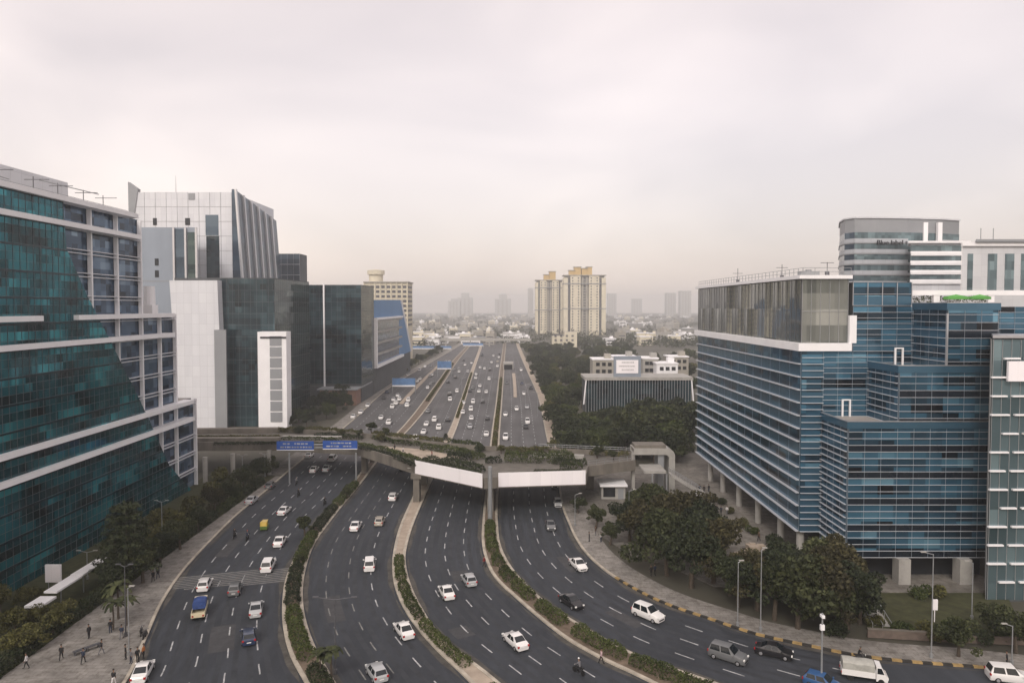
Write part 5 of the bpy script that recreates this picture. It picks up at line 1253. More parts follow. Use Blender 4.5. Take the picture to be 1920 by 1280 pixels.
for i, (x, y) in enumerate(((222,1160),(238,1172),(212,1180))):
    place(T_palm, at(x,y,0.1), (1.0,.85,.8)[i], label='palm on the left pavement near the lamp post, %s' % ('tallest','right of the tallest','left and nearest')[i], group='palms on the left pavement')
for i, (x, y, s) in enumerate(((572,1002,.62),(600,1270,.5),(650,935,.5),(560,1060,.35),(622,1275,.55))):
    place(T_round if i in (0,2,3) else T_palm, at(x,y,0.15), s*1.4, label=['small round tree leaning over the left median hedge','young palm at the near end of the left median','small tree on the left median near the blue signs','bushy young tree low on the left median','second young palm beside the lamp post of the left median'][i])
# bridge deck trees
for i, (x, y, o, s) in enumerate(((1120,858,T_round,.75),(1150,862,T_round,.6),(940,850,T_olive,.42),(725,820,T_round,.65),(640,818,T_olive,.4),(836,828,T_con,.22),(697,812,T_round,.8),(672,822,T_round,.6),(715,828,T_olive,.45),(1038,842,T_olive,.5),(868,852,T_shrub[2],1.0),(900,846,T_shrub[0],1.0),(760,834,T_palm,.5),(560,812,T_shrub[0],1.2),(1075,848,T_round,.55))):
    place(o, at(x,y,7.25), s, label=['round tree on the deck left of the stair tower','smaller round tree on the deck beside the stair tower','olive bush just behind the mast on the deck','round tree on the back parapet above the first lanes','olive bush at the back of the deck above the blue signs','small dark conifer on the bridge deck above the middle lanes','round tree at the bend of the bridge deck','smaller round tree left of the bend on the bridge deck','yellowish bushy tree on the bridge deck court','olive tree at the right back of the bridge deck','light shrub in the deck bed','dark shrub in the deck bed','little palm on the sandy deck court','dark shrub in the back hedge over the service road','round tree by the deck handrail'][i])
# wood right of the road behind the bridge
n = 0
for D in (186, 198, 212, 228, 245, 258):
    for px in range(1040, 1330, 23):
        if D > 236 and px > 1085 : continue
        x = atY(px + rng.uniform(-8,8), 575, D).x
        if x < 14.5: continue
        if px > 1290 and D < 200: continue
        big = 1.4 if px > 1190 else (1.05 if px > 1110 else .95)
        if D >= 228 and px > 1100: big *= 0.85
        place(T_far[(0,1,0,2,1)[n % 5] if px > 1120 else n % 4], Vector((x, D + rng.uniform(-4,4), 0.0)), big*rng.uniform(.8,1.08),
              label='dark leafy tree in the wood %s' % ('between the bridge and the finned low office' if px > 1100 else 'right of the road just beyond the bridge'), group='trees of the wood beyond the bridge'); n += 1
for D in range(262, 660, 17):
    k = 0
    for px in range(int(960 + (16*F/D)), 1100 if D < 420 else 1180, 26):
        if 1085 < px < 1310 and D < 300: continue
        x = atY(px + rng.uniform(-9,9), 575, D + 0).x
        kk, _, dd = nearest(CV['R0'], Vector((x, D, 0)))
        if x < kk.x + 5: x = kk.x + 5 + rng.uniform(0,2)
        place(T_far[rng.randrange(4)], Vector((x, D + rng.uniform(-5,5), 0.0)), rng.uniform(.75,1.1),
              label='leafy tree in the green belt along the far right kerb%s' % (', nearer half' if D < 420 else ', far half'), group='trees of the belt along the far right kerb'); n += 1
for px, D in ((1110,300),(1140,312),(1170,318),(1200,306),(1225,312),(1250,306),(1275,312),(1300,318),(1125,380),(1160,395),(1190,390),(1220,400),(1250,390),(1285,380),(1140,430),(1200,440),(1260,450),(1300,430),(1175,480),(1230,500),(1290,520)):
    place(T_far[rng.randrange(4)], Vector((atY(px,575,D).x, D, 0)), rng.uniform(1.0,1.4), label='leafy tree around the white houses behind the finned low office', group='trees around the white houses')
# trees left of the far road
for i, (px, py, s) in enumerate(((590,775,.8),(606,768,.9),(622,764,.85),(640,758,.95),(655,752,.9),(612,785,.7),(630,776,.75),(650,768,.8),(668,748,.8),(590,790,.6),(672,738,.85),(560,792,.7),(575,800,.6),(545,800,.5))):
    place(T_far[i % 3], at(px,py), s*1.0, label='dark tree at the foot of the second dark glass block, beside the service road', group='trees at the foot of the dark glass blocks')
for i in range(22):
    D = 330 + i*14; c_ = min(CV['L0'], key=lambda q: abs(q.y-D))
    place(T_far[i % 4], Vector((c_.x-6-rng.uniform(0,3), D, 0)), rng.uniform(.6,.85), label='tree in the row between the service road and the blue clad block', group='trees along the far service road')
# tree masses of the plain beyond
mb = MB(); r = random.Random(5)
for i in range(620):
    D = 700 + 2300*r.random()**1.7; px = r.uniform(760, 1320); x = atY(px,575,D).x
    if abs(x+20) < 70 and D < 760: continue
    R_ = r.uniform(5,12); hh = r.uniform(5,9)
    for _ in range(46):
        d = Vector((r.gauss(0,1), r.gauss(0,.8), abs(r.gauss(0,1)))).normalized(); q = r.uniform(.6,1.05)
        leaf(mb, Vector((x+d.x*R_*q, D+d.y*R_*q, 1.0+d.z*hh*q)), 2.6, r, .5)
tag(mb.build('distant_trees', M['leaf_m']), 'hazy mass of tree crowns filling the plain between the far buildings', 'trees', kind='stuff')
# ------------------------------------------------------------------ vehicles
PT = {k: paint('paint_' + k, c) for k, c in dict(white=(0.74,0.73,0.72), silver=(0.40,0.41,0.42), grey=(0.13,0.135,0.14), black=(0.015,0.015,0.018), navy=(0.02,0.035,0.08), blue=(0.03,0.09,0.22),
      red=(0.25,0.02,0.02), cream=(0.62,0.55,0.38), beige=(0.42,0.38,0.32), yellow=(0.55,0.38,0.05), green=(0.10,0.16,0.03)).items()}
PROF = {  # y, half width, belt height, roof height, roof half width ; None roof = bonnet or boot
 'sedan': [(-2.15,.72,.72,0),(-2.02,.80,.90,0),(-1.45,.84,.97,0),(-0.72,.85,.95,1.42),(0.30,.86,.94,1.46),(1.02,.85,.95,0),(1.85,.80,.80,0),(2.14,.66,.60,0)],
 'hatchback': [(-1.85,.74,.75,0),(-1.78,.80,.98,0),(-1.42,.83,.98,1.44),(0.28,.84,.95,1.50),(0.98,.83,.97,0),(1.62,.78,.84,0),(1.86,.64,.62,0)],
 'estate': [(-2.2,.80,.85,0),(-2.12,.86,1.08,0),(-1.85,.88,1.08,1.74),(0.30,.90,1.06,1.80),(1.00,.89,1.10,0),(1.95,.84,.98,0),(2.22,.70,.70,0)],
}
def car_meshes(kind):
    st = PROF[kind]; b = MB(); n = len(st); rings = []
    for (y, w, zb, zr) in st:
        roof = zr > 0; wt = w*0.74 if roof else w*0.86; zt = zr if roof else zb + 0.02
        rings.append([(w*.90,y,.24),(w,y,.45),(w,y,zb-.14),(w*.95,y,zb),(wt,y,zt),(wt*.5,y,zt+.02),(-wt*.5,y,zt+.02),(-wt,y,zt),(-w*.95,y,zb),(-w,y,zb-.14),(-w,y,.45),(-w*.90,y,.24)])
    k = len(rings[0]); vs = [p for r in rings for p in r]; fs = []
    for i in range(n-1):
        for j in range(k): fs.append((i*k+j, i*k+(j+1)%k, (i+1)*k+(j+1)%k, (i+1)*k+j))
    fs.append(tuple(range(k))); fs.append(tuple((n-1)*k+j for j in reversed(range(k))))
    b.add(vs, [f[::-1] for f in fs])
    ir = [i for i in range(n) if st[i][3] > 0]; r0, r1 = ir[0], ir[-1]
    V = lambda i, j: Vector(rings[i][j])
    gl = {}
    def pane(a, bq, c, d, ins=.1):
        m = (a+bq+c+d)/4; q = [p.lerp(m, ins) for p in (a,bq,c,d)]; nn = (q[1]-q[0]).cross(q[3]-q[0]).normalized()
        if nn.dot(m - Vector((0,m.y*0.5,.8))) < 0: nn = -nn
        return [p + nn*.03 for p in q]
    gl['windscreen'] = [pane(V(r1+1,4), V(r1+1,7), V(r1,7), V(r1,4), .06)]
    gl['rear_window'] = [pane(V(r0-1,4), V(r0-1,7), V(r0,7), V(r0,4), .09)]
    mid = lambda a, bq, t: a.lerp(bq, t)
    for nm, jb, jt in (('R',3,4),('L',8,7)):
        A, B, C_, D_ = V(r0,jb), V(r1,jb), V(r1,jt), V(r0,jt)
        fr, rr = V(r1+1,jb), V(r0-1,jb)
        Bf = B.lerp(fr, .55); Ar = A.lerp(rr, .5 if kind != 'hatchback' else .3)
        gl['side_window' + nm] = [pane(Ar, mid(Ar,Bf,.5), mid(D_,C_,.5), D_, .09), pane(mid(Ar,Bf,.52), Bf, C_, mid(D_,C_,.52), .09)]
    return b, gl, st
def merge(dst, src, m):
    dst.add(src.v, src.f, m)
def make_car(kind, far=False):
    b, gl, st = car_meshes(kind); L0_, L1_ = st[0][0], st[-1][0]; w0 = max(s[1] for s in st)
    if far:
        for g_ in gl.values():
            for q in g_: b.add(q, [(0,1,2,3)], 1)
        for y in (L0_+.75, L1_-.8):
            for s in (-1,1): 
                k_ = len(b.f); b.tube((s*(w0-.2),y,.31),(s*(w0+.01),y,.31),.31,n=10,m=2)
        o = b.build('car', [PT['white'], M['carglass'], M['rubber']], local=True, smooth=True); tag(o, 'x', 'car'); o.material_slots[0].link = 'OBJECT'; return o
    t = thing('car', 'x', 'car')
    bo = b.build('body', [PT['white']], t, local=True, smooth=True); bo.material_slots[0].link = 'OBJECT'
    for nm, g_ in gl.items():
        mb = MB()
        for q in g_: mb.add(q, [(0,1,2,3)])
        mb.build(nm.rstrip('RL'), M['carglass'], t, local=True)
    for y in (L0_+.75, L1_-.8):
        for s in (-1,1):
            mb = MB(); mb.tube((s*(w0-.2),y,.31),(s*(w0+.015),y,.31),.31,n=16); wh = mb.build('wheel', M['rubber'], t, local=True)
            mb = MB(); mb.tube((s*(w0+.012),y,.31),(s*(w0+.03),y,.31),.19,.17,n=12); mb.build('rim', M['alu'], wh, local=True)
    zf, zr = st[-2][2], st[1][2]; wf, wr = st[-1][1], st[0][1]
    for s in (-1,1):
        mb = MB(); mb.box(s*wf*.98-.14, s*wf*.98+.14, L1_-.14, L1_-.02+.03, zf-.22, zf-.06); mb.build('headlight', M['lampglass'], t, local=True)
        mb = MB(); mb.box(s*wr*.95-.12, s*wr*.95+.12, L0_-.03, L0_+.1, zr-.28, zr-.06); mb.build('tail_lamp', M['tail'], t, local=True)
        mb = MB(); mb.box(s*(w0+.1)-.09, s*(w0+.1)+.09, st[-3][0]-.12, st[-3][0]+.02, .96, 1.10); mb.build('wing_mirror', [PT['white']], t, local=True).material_slots[0].link = 'OBJECT'
    mb = MB(); mb.box(-.5,.5,L1_-.02,L1_+.03,.40,.56); mb.build('grille', M['dark'], t, local=True)
    mb = MB(); mb.box(-.26,.26,L0_-.02,L0_+.0,.50,.62); mb.build('number_plate', M['plate'], t, local=True)
    mb = MB(); mb.box(-w0*.86,w0*.86,L0_+.1,L1_-.1,.16,.26); mb.build('underside', M['rubber'], t, local=True)
    return t
def recolour(o, m):
    for q in [o] + list(o.children):
        if q.type == 'MESH' and q.material_slots and q.material_slots[0].link == 'OBJECT': q.material_slots[0].material = m
CARS = {k: make_car(k) for k in PROF}; FARS = {k: make_car(k, True) for k in PROF}
def heading(p):
    best = None
    for k_ in ('L0','AL','AR','BL','BR','CL','CR','R0'):
        q, u, d = nearest(CV[k_], p)
        if best is None or d < best[0]: best = (d, u)
    return best[1]
def right_side(p): q, u, d = nearest(CV['CR'], p); return (p.x - q.x) > -0.5 if p.y > 110 else (Vector((p.x-q.x,p.y-q.y,0)).dot(Vector((u.y,-u.x,0))) > 0)
def put(proto, px, label, col=None, group=None, flip=None, z=0.0, rz=None, first=True):
    p = at(px[0], px[1], z); u = heading(p)
    away = not right_side(p)
    if flip: away = not away
    a = math.atan2(u.y, u.x) - math.pi/2 + (0 if away else math.pi)
    o = proto
    if id(proto) in _first: o = copy_tree(proto)
    _first.add(id(proto))
    o.location = p; o.rotation_euler.z = a if rz is None else rz
    o['label'] = label
    if group: o['group'] = group
    if col: recolour(o, PT[col])
    return o
GC = 'cars on the near road'
for px, kind, col, lab in (
 ((268,1266),'sedan','white','white saloon stopped at the left kerb beside the walkers, bottom left'),
 ((384,1102),'hatchback','white','white hatchback on the worn crossing ahead of the blue tarpaulin truck'),
 ((441,1110),'hatchback','grey','dark grey hatchback just past the worn crossing on the left service road'),
 ((480,1148),'sedan','silver','silver saloon right of the blue tarpaulin truck'),
 ((466,1200),'hatchback','navy','dark blue hatchback, lowest car on the left service road'),
 ((503,1066),'estate','white','white tall wagon on the right end of the worn crossing'),
 ((525,1020),'sedan','white','white saloon on the left service road just beyond the crossing'),
 ((533,962),'sedan','white','white saloon right of the yellow rickshaw, farther up the service road'),
 ((472,942),'sedan','silver','pale saloon drawn up at the left kerb under the trees'),
 ((507,914),'hatchback','grey','grey hatchback at the left kerb near the bridge'),
 ((589,884),'sedan','white','white saloon in the bridge shade on the service road'),
 ((613,882),'sedan','silver','grey saloon beside the white one in the bridge shade'),
 ((580,857),'sedan','white','white saloon under the left blue sign'),
 ((624,863),'estate','white','white wagon under the right blue sign'),
 ((737,936),'hatchback','white','white hatchback coming from under the bridge, first lane group'),
 ((667,991),'sedan','white','white saloon beside the left median, left of the cream car'),
 ((712,982),'hatchback','beige','cream hatchback in the first lane group near the sandy median'),
 ((693,1064),'estate','white','white wagon alone in the middle of the first lane group'),
 ((757,1188),'sedan','white','white saloon close to the clipped middle median'),
 ((706,1268),'hatchback','silver','pale hatchback at the bottom edge of the first lane group'),
 ((757,880),'sedan','black','black saloon in the deep bridge shade, first lane group'),
 ((837,1116),'sedan','white','white saloon left of the grey pickup in the middle lanes'),
 ((879,1093),'hatchback','silver','grey hatchback right of the white saloon in the middle lanes'),
 ((966,1208),'sedan','white','large white saloon lowest in the middle lanes'),
 ((1046,948),'hatchback','silver','silver hatchback at the right kerb under the level banner'),
 ((1032,990),'sedan','grey','dark grey saloon in the right lanes behind the silver hatchback'),
 ((1084,1064),'sedan','white','white saloon nearest the bridge in the right lanes'),
 ((1071,1134),'sedan','black','black saloon beside the rounded hedge in the right lanes'),
 ((1215,1158),'estate','white','white people carrier in the right lanes by the painted kerb'),
 ((1365,1236),'estate','grey','grey tall wagon in the right lanes beside the black saloon'),
 ((1451,1228),'sedan','black','black saloon nearest the yellow and black kerb'),
 ((1541,1288),'hatchback','blue','blue car cut by the bottom edge below the camera post'),
 ((1040,914),'hatchback','black','black hatchback half hidden by the level banner')):
    put(CARS[kind], px, lab, col, GC)
put(CARS['sedan'], (1242,968), 'white saloon parked among the right trees by the stair tower', 'white', GC, rz=1.2, z=0.1)
put(CARS['estate'], (1893,1276), 'white van at the bottom right corner', 'white', GC)

# small trucks
def truck(px, label, cab, load, canvas_top=True, group=None, tall=1.9, ty=-2.2):
    p = at(*px); u = heading(p); a = math.atan2(u.y, u.x) - math.pi/2 + (math.pi if right_side(p) else 0)
    t = thing('truck', label, 'truck', p, a, 'small trucks')
    mb = MB()
    pr = [(1.35,.35),(2.35,.35),(2.42,.9),(2.15,1.15),(1.75,1.95),(1.2,1.98),(1.2,.35)]
    k = len(pr); vs = [(-.8,y,z) for y,z in pr] + [(.8,y,z) for y,z in pr]
    mb.add(vs, [tuple(range(k))[::-1], tuple(range(k,2*k))] + [(i,(i+1)%k,k+(i+1)%k,k+i) for i in range(k)]); mb.build('cab', cab, t, local=True)
    mb = MB(); mb.add([(-.7,2.13,1.24),(.7,2.13,1.24),(.66,1.80,1.9),(-.66,1.80,1.9)],[(0,1,2,3)])
    mb.v = [(x,y+.03,z+.02) for x,y,z in mb.v]; mb.build('windscreen', M['carglass'], t, local=True)
    for s in (-1,1):
        mb = MB(); mb.add([(s*.81,1.3,1.2),(s*.81,2.0,1.2),(s*.81,1.72,1.85),(s*.81,1.3,1.85)],[(0,1,2,3) if s>0 else (3,2,1,0)]); mb.build('side_window', M['carglass'], t, local=True)
        mb = MB(); mb.box(s*.6-.14,s*.6+.14,2.40,2.45,.62,.80); mb.build('headlight', M['lampglass'], t, local=True)
    mb = MB(); mb.box(-.86,.86,-2.3,1.12,.62,.72); mb.box(-.86,-.8,-2.3,1.12,.72,1.25); mb.box(.8,.86,-2.3,1.12,.72,1.25); mb.box(-.8,.8,-2.3,-2.24,.72,1.25); mb.box(-.8,.8,1.06,1.12,.72,1.6)
    mb.build('load_bed', cab, t, local=True)
    mb = MB(); nseg = 6; pts = [(-.8,1.2)] + [(-.82*math.cos(math.pi*i/nseg), tall-.25+.25*math.sin(math.pi*i/nseg)) for i in range(nseg+1)] + [(.8,1.2)]
    y0, y1 = ty, 1.04; k = len(pts); bump = [0,.05,-.03,.06,0]
    for q in range(4):
        ya, yb = y0+(y1-y0)*q/4, y0+(y1-y0)*(q+1)/4
        mb.add([(x,ya,z+bump[q]) for x,z in pts]+[(x,yb,z+bump[q+1]) for x,z in pts], [(i,i+1,k+i+1,k+i)[::-1] for i in range(k-1)] + ([tuple(range(k))] if q==0 else []) + ([tuple(range(k,2*k))[::-1]] if q==3 else []))
    mb.build('tarpaulin', load, t, local=True)
    for y in (-1.4,1.7):
        for s in (-1,1):
            mb = MB(); mb.tube((s*.6,y,.32),(s*.84,y,.32),.32,n=14); mb.build('wheel', M['rubber'], t, local=True)
    for s in (-1,1):
        mb = MB(); mb.box(s*.65-.1,s*.65+.1,-2.36,-2.31,.75,.95); mb.build('tail_lamp', M['tail'], t, local=True)
    return t
truck((375,1152), 'cream small truck under a blue tarpaulin on the left service road', PT['cream'], mat('blue_tarpaulin', (0.03,0.06,0.19), var=0.3, scale=2), tall=2.2, ty=-0.9)
truck((1618,1272), 'white small truck with a grey canvas load box, bottom right', PT['white'], mat('grey_canvas', (0.36,0.36,0.33), var=0.2, scale=1.5), tall=2.2)
# auto rickshaw
p = at(497,992); u = heading(p); t = thing('auto_rickshaw', 'yellow and green three wheeled rickshaw on the left service road', 'rickshaw', p, math.atan2(u.y,u.x)-math.pi/2)
mb = MB(); mb.box(-.62,.62,-1.2,.45,.3,.95); mb.add([(-.62,.45,.3),(.62,.45,.3),(.3,1.25,.35),(-.3,1.25,.35),(-.62,.45,1.0),(.62,.45,1.0),(.28,1.1,1.0),(-.28,1.1,1.0)],[(4,5,6,7),(1,2,6,5),(2,3,7,6),(3,0,4,7),(0,3,2,1)]); mb.build('body', PT['green'], t, local=True)
mb = MB(); mb.add([(-.64,-1.22,.97),(.64,-1.22,.97),(.6,.75,1.0),(-.6,.75,1.0),(-.58,-1.05,1.75),(.58,-1.05,1.75),(.5,.6,1.72),(-.5,.6,1.72)],[(4,5,6,7),(0,1,5,4)]); mb.box(-.62,-.5,-1.2,-.4,.95,1.7); mb.box(.5,.62,-1.2,-.4,.95,1.7); mb.build('hood', PT['yellow'], t, local=True)
mb = MB(); mb.add([(-.3,1.02,1.02),(.3,1.02,1.02),(.45,.62,1.68),(-.45,.62,1.68)],[(0,1,2,3)]); mb.build('windscreen', M['carglass'], t, local=True)
for x, y in ((-.55,-.8),(.55,-.8),(0,1.05)):
    mb = MB(); mb.tube((x-.07,y,.22),(x+.07,y,.22),.22,n=12); mb.build('wheel', M['rubber'], t, local=True)

# ------------------------------------------------------------------ people (one continuous skinned body each)
def skin_body(pts, edges, rad, mats, zmat):
    me = bpy.data.meshes.new('person'); me.from_pydata(pts, edges, [])
    o = bpy.data.objects.new('person', me); COL.objects.link(o)
    md = o.modifiers.new('s', 'SKIN'); 
    for i, v in enumerate(me.skin_vertices[0].data): v.radius = (rad[i][0], rad[i][1]); v.use_root = (i == 0)
    ss = o.modifiers.new('u', 'SUBSURF'); ss.levels = 1; ss.render_levels = 1
    dg = bpy.context.evaluated_depsgraph_get(); dg.update(); ev = o.evaluated_get(dg)
    nm = bpy.data.meshes.new_from_object(ev); bpy.data.objects.remove(o)
    nm.materials.clear()
    for m in mats: nm.materials.append(m)
    for f in nm.polygons: f.material_index = zmat(f.center); f.use_smooth = True
    nm.name = 'person'
    return nm
MS = mat('skin', (0.20,0.12,0.08), var=0.1, obj=True); MH = mat('hair', (0.012,0.010,0.009), var=0.2, obj=True)
CL = {k: mat('cloth_' + k, c, var=0.2, scale=6, obj=True) for k, c in dict(black=(0.016,0.016,0.018), navy=(0.02,0.028,0.05), white=(0.62,0.6,0.6), red=(0.22,0.03,0.03), grey=(0.14,0.14,0.15), orange=(0.42,0.15,0.05), brown=(0.09,0.06,0.045), pink=(0.5,0.36,0.38)).items()}
def body_mesh(pose, shirt, trousers):
    if pose == 'ride':
        hip, ch, hd = (0,0,.92), (0,.14,1.38), (0,.24,1.72)
        legs = [((s*.17,.38,.86), (s*.18,.22,.42), (s*.18,.36,.36)) for s in (-1,1)]
        arms = [((s*.24,.22,1.28), (s*.34,.5,1.08)) for s in (-1,1)]
    else:
        k = .28 if pose == 'walk' else .05
        hip, ch, hd = (0,0,.92), (0,.03,1.38), (0,.06,1.70)
        legs = [((s*.1,s*k*.5+.03,.50), (s*.11,s*k-.02,.07), (s*.11,s*k+.16,.03)) for s in (-1,1)]
        arms = [((s*.24,-s*k*.35,1.12), (s*.25,-s*k*.6+.08,.84)) for s in (-1,1)]
    P = [hip, tuple((a+b)/2 for a,b in zip(hip,ch)), ch, (ch[0],ch[1]+.02,ch[2]+.12), (hd[0],hd[1]-.02,hd[2]-.12), hd, (hd[0],hd[1],hd[2]+.1)]
    E = [(0,1),(1,2),(2,3),(3,4),(4,5),(5,6)]; Rr = [(.16,.12),(.15,.11),(.18,.12),(.06,.06),(.07,.08),(.085,.10),(.06,.07)]
    for s, (kn, an, to_) in zip((-1,1), legs):
        i = len(P); P += [(s*.1, hip[1], hip[2]-.06), kn, an, to_]; E += [(0,i),(i,i+1),(i+1,i+2),(i+2,i+3)]; Rr += [(.10,.10),(.07,.07),(.048,.05),(.045,.03)]
    for s, (el, ha) in zip((-1,1), arms):
        i = len(P); P += [(s*.19, ch[1], ch[2]), el, ha]; E += [(2,i),(i,i+1),(i+1,i+2)]; Rr += [(.07,.07),(.05,.05),(.038,.045)]
    hz = hip[2]; topz = ch[2]+.10
    def zm(c):
        if c.z > topz: return 0
        if abs(c.x) > .21 and c.z < 1.0 and pose != 'ride': return 0
        return 1 if c.z > hz + .03 else 2
    me = skin_body(P, E, Rr, [MS, CL[shirt], CL[trousers]], zm)
    hb = MB()
    cx, cy, cz = hd[0], hd[1]-.02, hd[2]+.06
    for i in range(5):
        for j in range(8):
            a0, a1 = 6.283*j/8, 6.283*(j+1)/8; t0, t1 = math.pi/2*i/5, math.pi/2*(i+1)/5
            def q(a, t): return (cx+.105*math.cos(a)*math.cos(t), cy+.12*math.sin(a)*math.cos(t), cz+.12*math.sin(t))
            hb.add([q(a0,t0),q(a1,t0),q(a1,t1),q(a0,t1)],[(0,1,2,3)])
    return me, hb
BM = {}
def person(px, label, shirt, trousers, pose='stand', rz=0.0, z=0.13, loc=None, group='people on foot', hair=None):
    key = (pose, shirt, trousers)
    if key not in BM: me, hb = body_mesh(*key); BM[key] = (me, hb)
    me, hb = BM[key]; o = bpy.data.objects.new('person', me); COL.objects.link(o)
    o.location = loc if loc is not None else at(px[0], px[1], z); o.rotation_euler.z = rz
    tag(o, label, 'person', group)
    h = hb.build('hair' if hair is None else 'helmet', hair or MH, o, local=True)
    return o
for px, sh, tr, pose, rz, lab in (
 ((50,1252),'white','black','walk',2.0,'person in a white top by the dark hedge at bottom left'),
 ((115,1236),'black','black','walk',.3,'person in black walking alone on the left pavement, left of the bench'),
 ((156,1243),'navy','black','walk',.1,'person in navy walking below the bench on the left pavement'),
 ((190,1226),'black','grey','walk',-.6,'person in black beside the bench with a pale bag, left pavement'),
 ((167,1196),'black','black','stand',1.2,'person in black standing at the back of the left pavement'),
 ((207,1186),'black','navy','stand',.5,'person in dark clothes left of the palm trunks'),
 ((228,1197),'navy','grey','walk',.2,'person in navy and grey walking beside the palm trunks'),
 ((236,1235),'black','black','stand',2.2,'person in black waiting left of the kerb group'),
 ((246,1243),'grey','navy','stand',2.6,'person in grey waiting in front of the kerb group'),
 ((258,1240),'black','black','stand',-2.2,'person in black in the middle of the kerb group'),
 ((269,1234),'orange','black','stand',-1.6,'person in orange at the kerb edge of the group'),
 ((213,1284),'black','white','walk',.1,'person in black and white cut off by the bottom edge'),
 ((287,1090),'black','black','walk',.2,'person in black on the left pavement beyond the conifer, left of two'),
 ((296,1084),'black','navy','walk',.1,'person in black and navy beyond the conifer, right of two'),
 ((1312,922),'navy','black','walk',.3,'person in navy, leftmost of three by the first plaza column'),
 ((1320,924),'black','black','walk',.1,'person in black, middle of three by the first plaza column'),
 ((1329,922),'black','navy','stand',.4,'person in black and navy, rightmost of three by the first plaza column'),
 ((1344,962),'black','black','walk',3.0,'person in black, left of three crossing the plaza'),
 ((1352,964),'navy','black','walk',3.1,'person in navy, middle of three crossing the plaza'),
 ((1363,964),'white','grey','walk',3.0,'person in white, right of three crossing the plaza'),
 ((1379,1005),'black','black','stand',1.0,'person in black standing alone on the plaza'),
 ((1423,1014),'brown','black','walk',2.2,'person in brown on the grey paving by the last column'),
 ((1105,1015),'black','black','stand',1.4,'person in black on the sandy verge beside the round trees'),
 ((1117,1004),'brown','grey','stand',1.0,'person in brown at the round trees by the right kerb'),
 ((1127,1016),'white','navy','stand',.5,'person in white at the nearest round tree'),
 ((1221,1080),'black','black','walk',.4,'person in black under the dark trees at the right pavement'),
 ((1228,1078),'navy','black','walk',.4,'person in navy under the dark trees at the right pavement'),
 ((908,1062),'red','black','walk',1.2,'person in dark red at the edge of the green median'),
 ((1127,1243),'pink','black','walk',-1.4,'person in a pale pink shirt stepping off the green median'),
 ((1222,860),'black','grey','stand',0,'person in black on the bridge deck near the portal'),
 ((740,846),'black','black','walk',1,'person in black on the sandy bridge court, left of two'),
 ((756,850),'white','navy','walk',2,'person in white on the sandy bridge court, right of two'),
 ((810,858),'red','black','stand',2,'person in red behind the bridge hedge'),
 ((1888,1248),'black','black','stand',1,'person in black under the leaning lamp post at the right edge')):
    deck = lab.find('bridge deck') > 0 or lab.find('bridge court') > 0 or lab.find('bridge hedge') > 0
    med = 'green median' in lab
    person(px, lab, sh, tr, pose, rz, z=7.25 if deck else (0.0 if med else (0.1 if px[0] > 1100 else 0.14)))
# bench and stall on the left pavement
p = at(163,1220,0.13); bn = thing('bench', 'dark curved bench on the left pavement between the walkers', 'bench', p, 0.9)
mb = MB(); mb.box(-1.5,1.5,-.25,.25,.42,.5); mb.build('seat', M['dsteel'], bn, local=True)
for x in (-1.3,0,1.3):
    mb = MB(); mb.box(x-.06,x+.06,-.22,.22,0,.41); mb.build('leg', M['dsteel'], bn, local=True)
p = at(250,1180,0.13)
# motorcycles
def bike_meshes():
    t = thing('motorcycle', 'x', 'motorcycle'); mb = MB()
    mb.tube((0,-.55,.62),(0,.35,.72),.14,.17,8); mb.tube((0,-.1,.38),(0,.25,.4),.19,.19,8); mb.tube((0,.62,.3),(0,.42,1.0),.05,.05,6); mb.tube((0,-.62,.3),(0,-.1,.45),.05,.05,6)
    mb.build('body', PT['black'], t, local=True)
    mb = MB(); mb.add([(-.14,-.75,.80),(.14,-.75,.80),(.12,.1,.76),(-.12,.1,.76),(-.12,-.72,.9),(.12,-.72,.9),(.1,.1,.86),(-.1,.1,.86)],[(4,5,6,7),(0,1,5,4),(1,2,6,5),(2,3,7,6),(3,0,4,7),(0,3,2,1)]); mb.build('saddle', M['rubber'], t, local=True)
    mb = MB(); mb.tube((-.36,.42,1.05),(.36,.42,1.05),.03,n=6); mb.build('handlebar', M['dsteel'], t, local=True)
    mb = MB(); mb.tube((0,.5,.9),(0,.58,.9),.09,n=10); mb.build('headlight', M['lampglass'], t, local=True)
    for y in (-.62,.64):
        mb = MB(); mb.tube((-.05,y,.3),(.05,y,.3),.3,n=14); mb.build('wheel', M['rubber'], t, local=True)
    return t
BK = bike_meshes()
WH = paint('helmet_white', (.7,.7,.68)); RH = paint('helmet_red', (.35,.03,.03)); KH = paint('helmet_black', (.02,.02,.02))
for i, (px, sh, hm, lab, rl) in enumerate((
 ((1085,1262),'grey',WH,'motorcycle in the middle lanes near the bottom, ridden in grey','person in grey with a white helmet riding near the bottom of the middle lanes'),
 ((1613,1240),'black',KH,'motorcycle beside the painted kerb above the white truck','person in black riding beside the painted kerb'),
 ((440,1008),'black',KH,'motorcycle on the left service road, left of the red helmet rider','person in black riding left of the red helmeted rider'),
 ((464,1012),'navy',RH,'motorcycle on the left service road under the red helmet rider','person in navy with a red helmet riding on the left service road'),
 ((560,930),'black',KH,'motorcycle in the middle of the service road near the bridge','person in black riding in the middle of the service road near the bridge'),
 ((609,946),'black',KH,'motorcycle close to the left median beyond the small tree','person in black riding close to the left median'),
 ((556,908),'grey',KH,'motorcycle farthest up the service road before the bridge shade','person in grey riding before the bridge shade'))):
    o = put(BK, px, lab, None, 'motorcycles on the near road')
    r_ = person(None, rl, sh, 'black', 'ride', loc=Vector(o.location) + Vector((-.02*0, 0, 0)), rz=o.rotation_euler.z, group='motorcycle riders', hair=hm)
    f = Vector((-math.sin(o.rotation_euler.z), math.cos(o.rotation_euler.z), 0)); r_.location = o.location - f*0.22
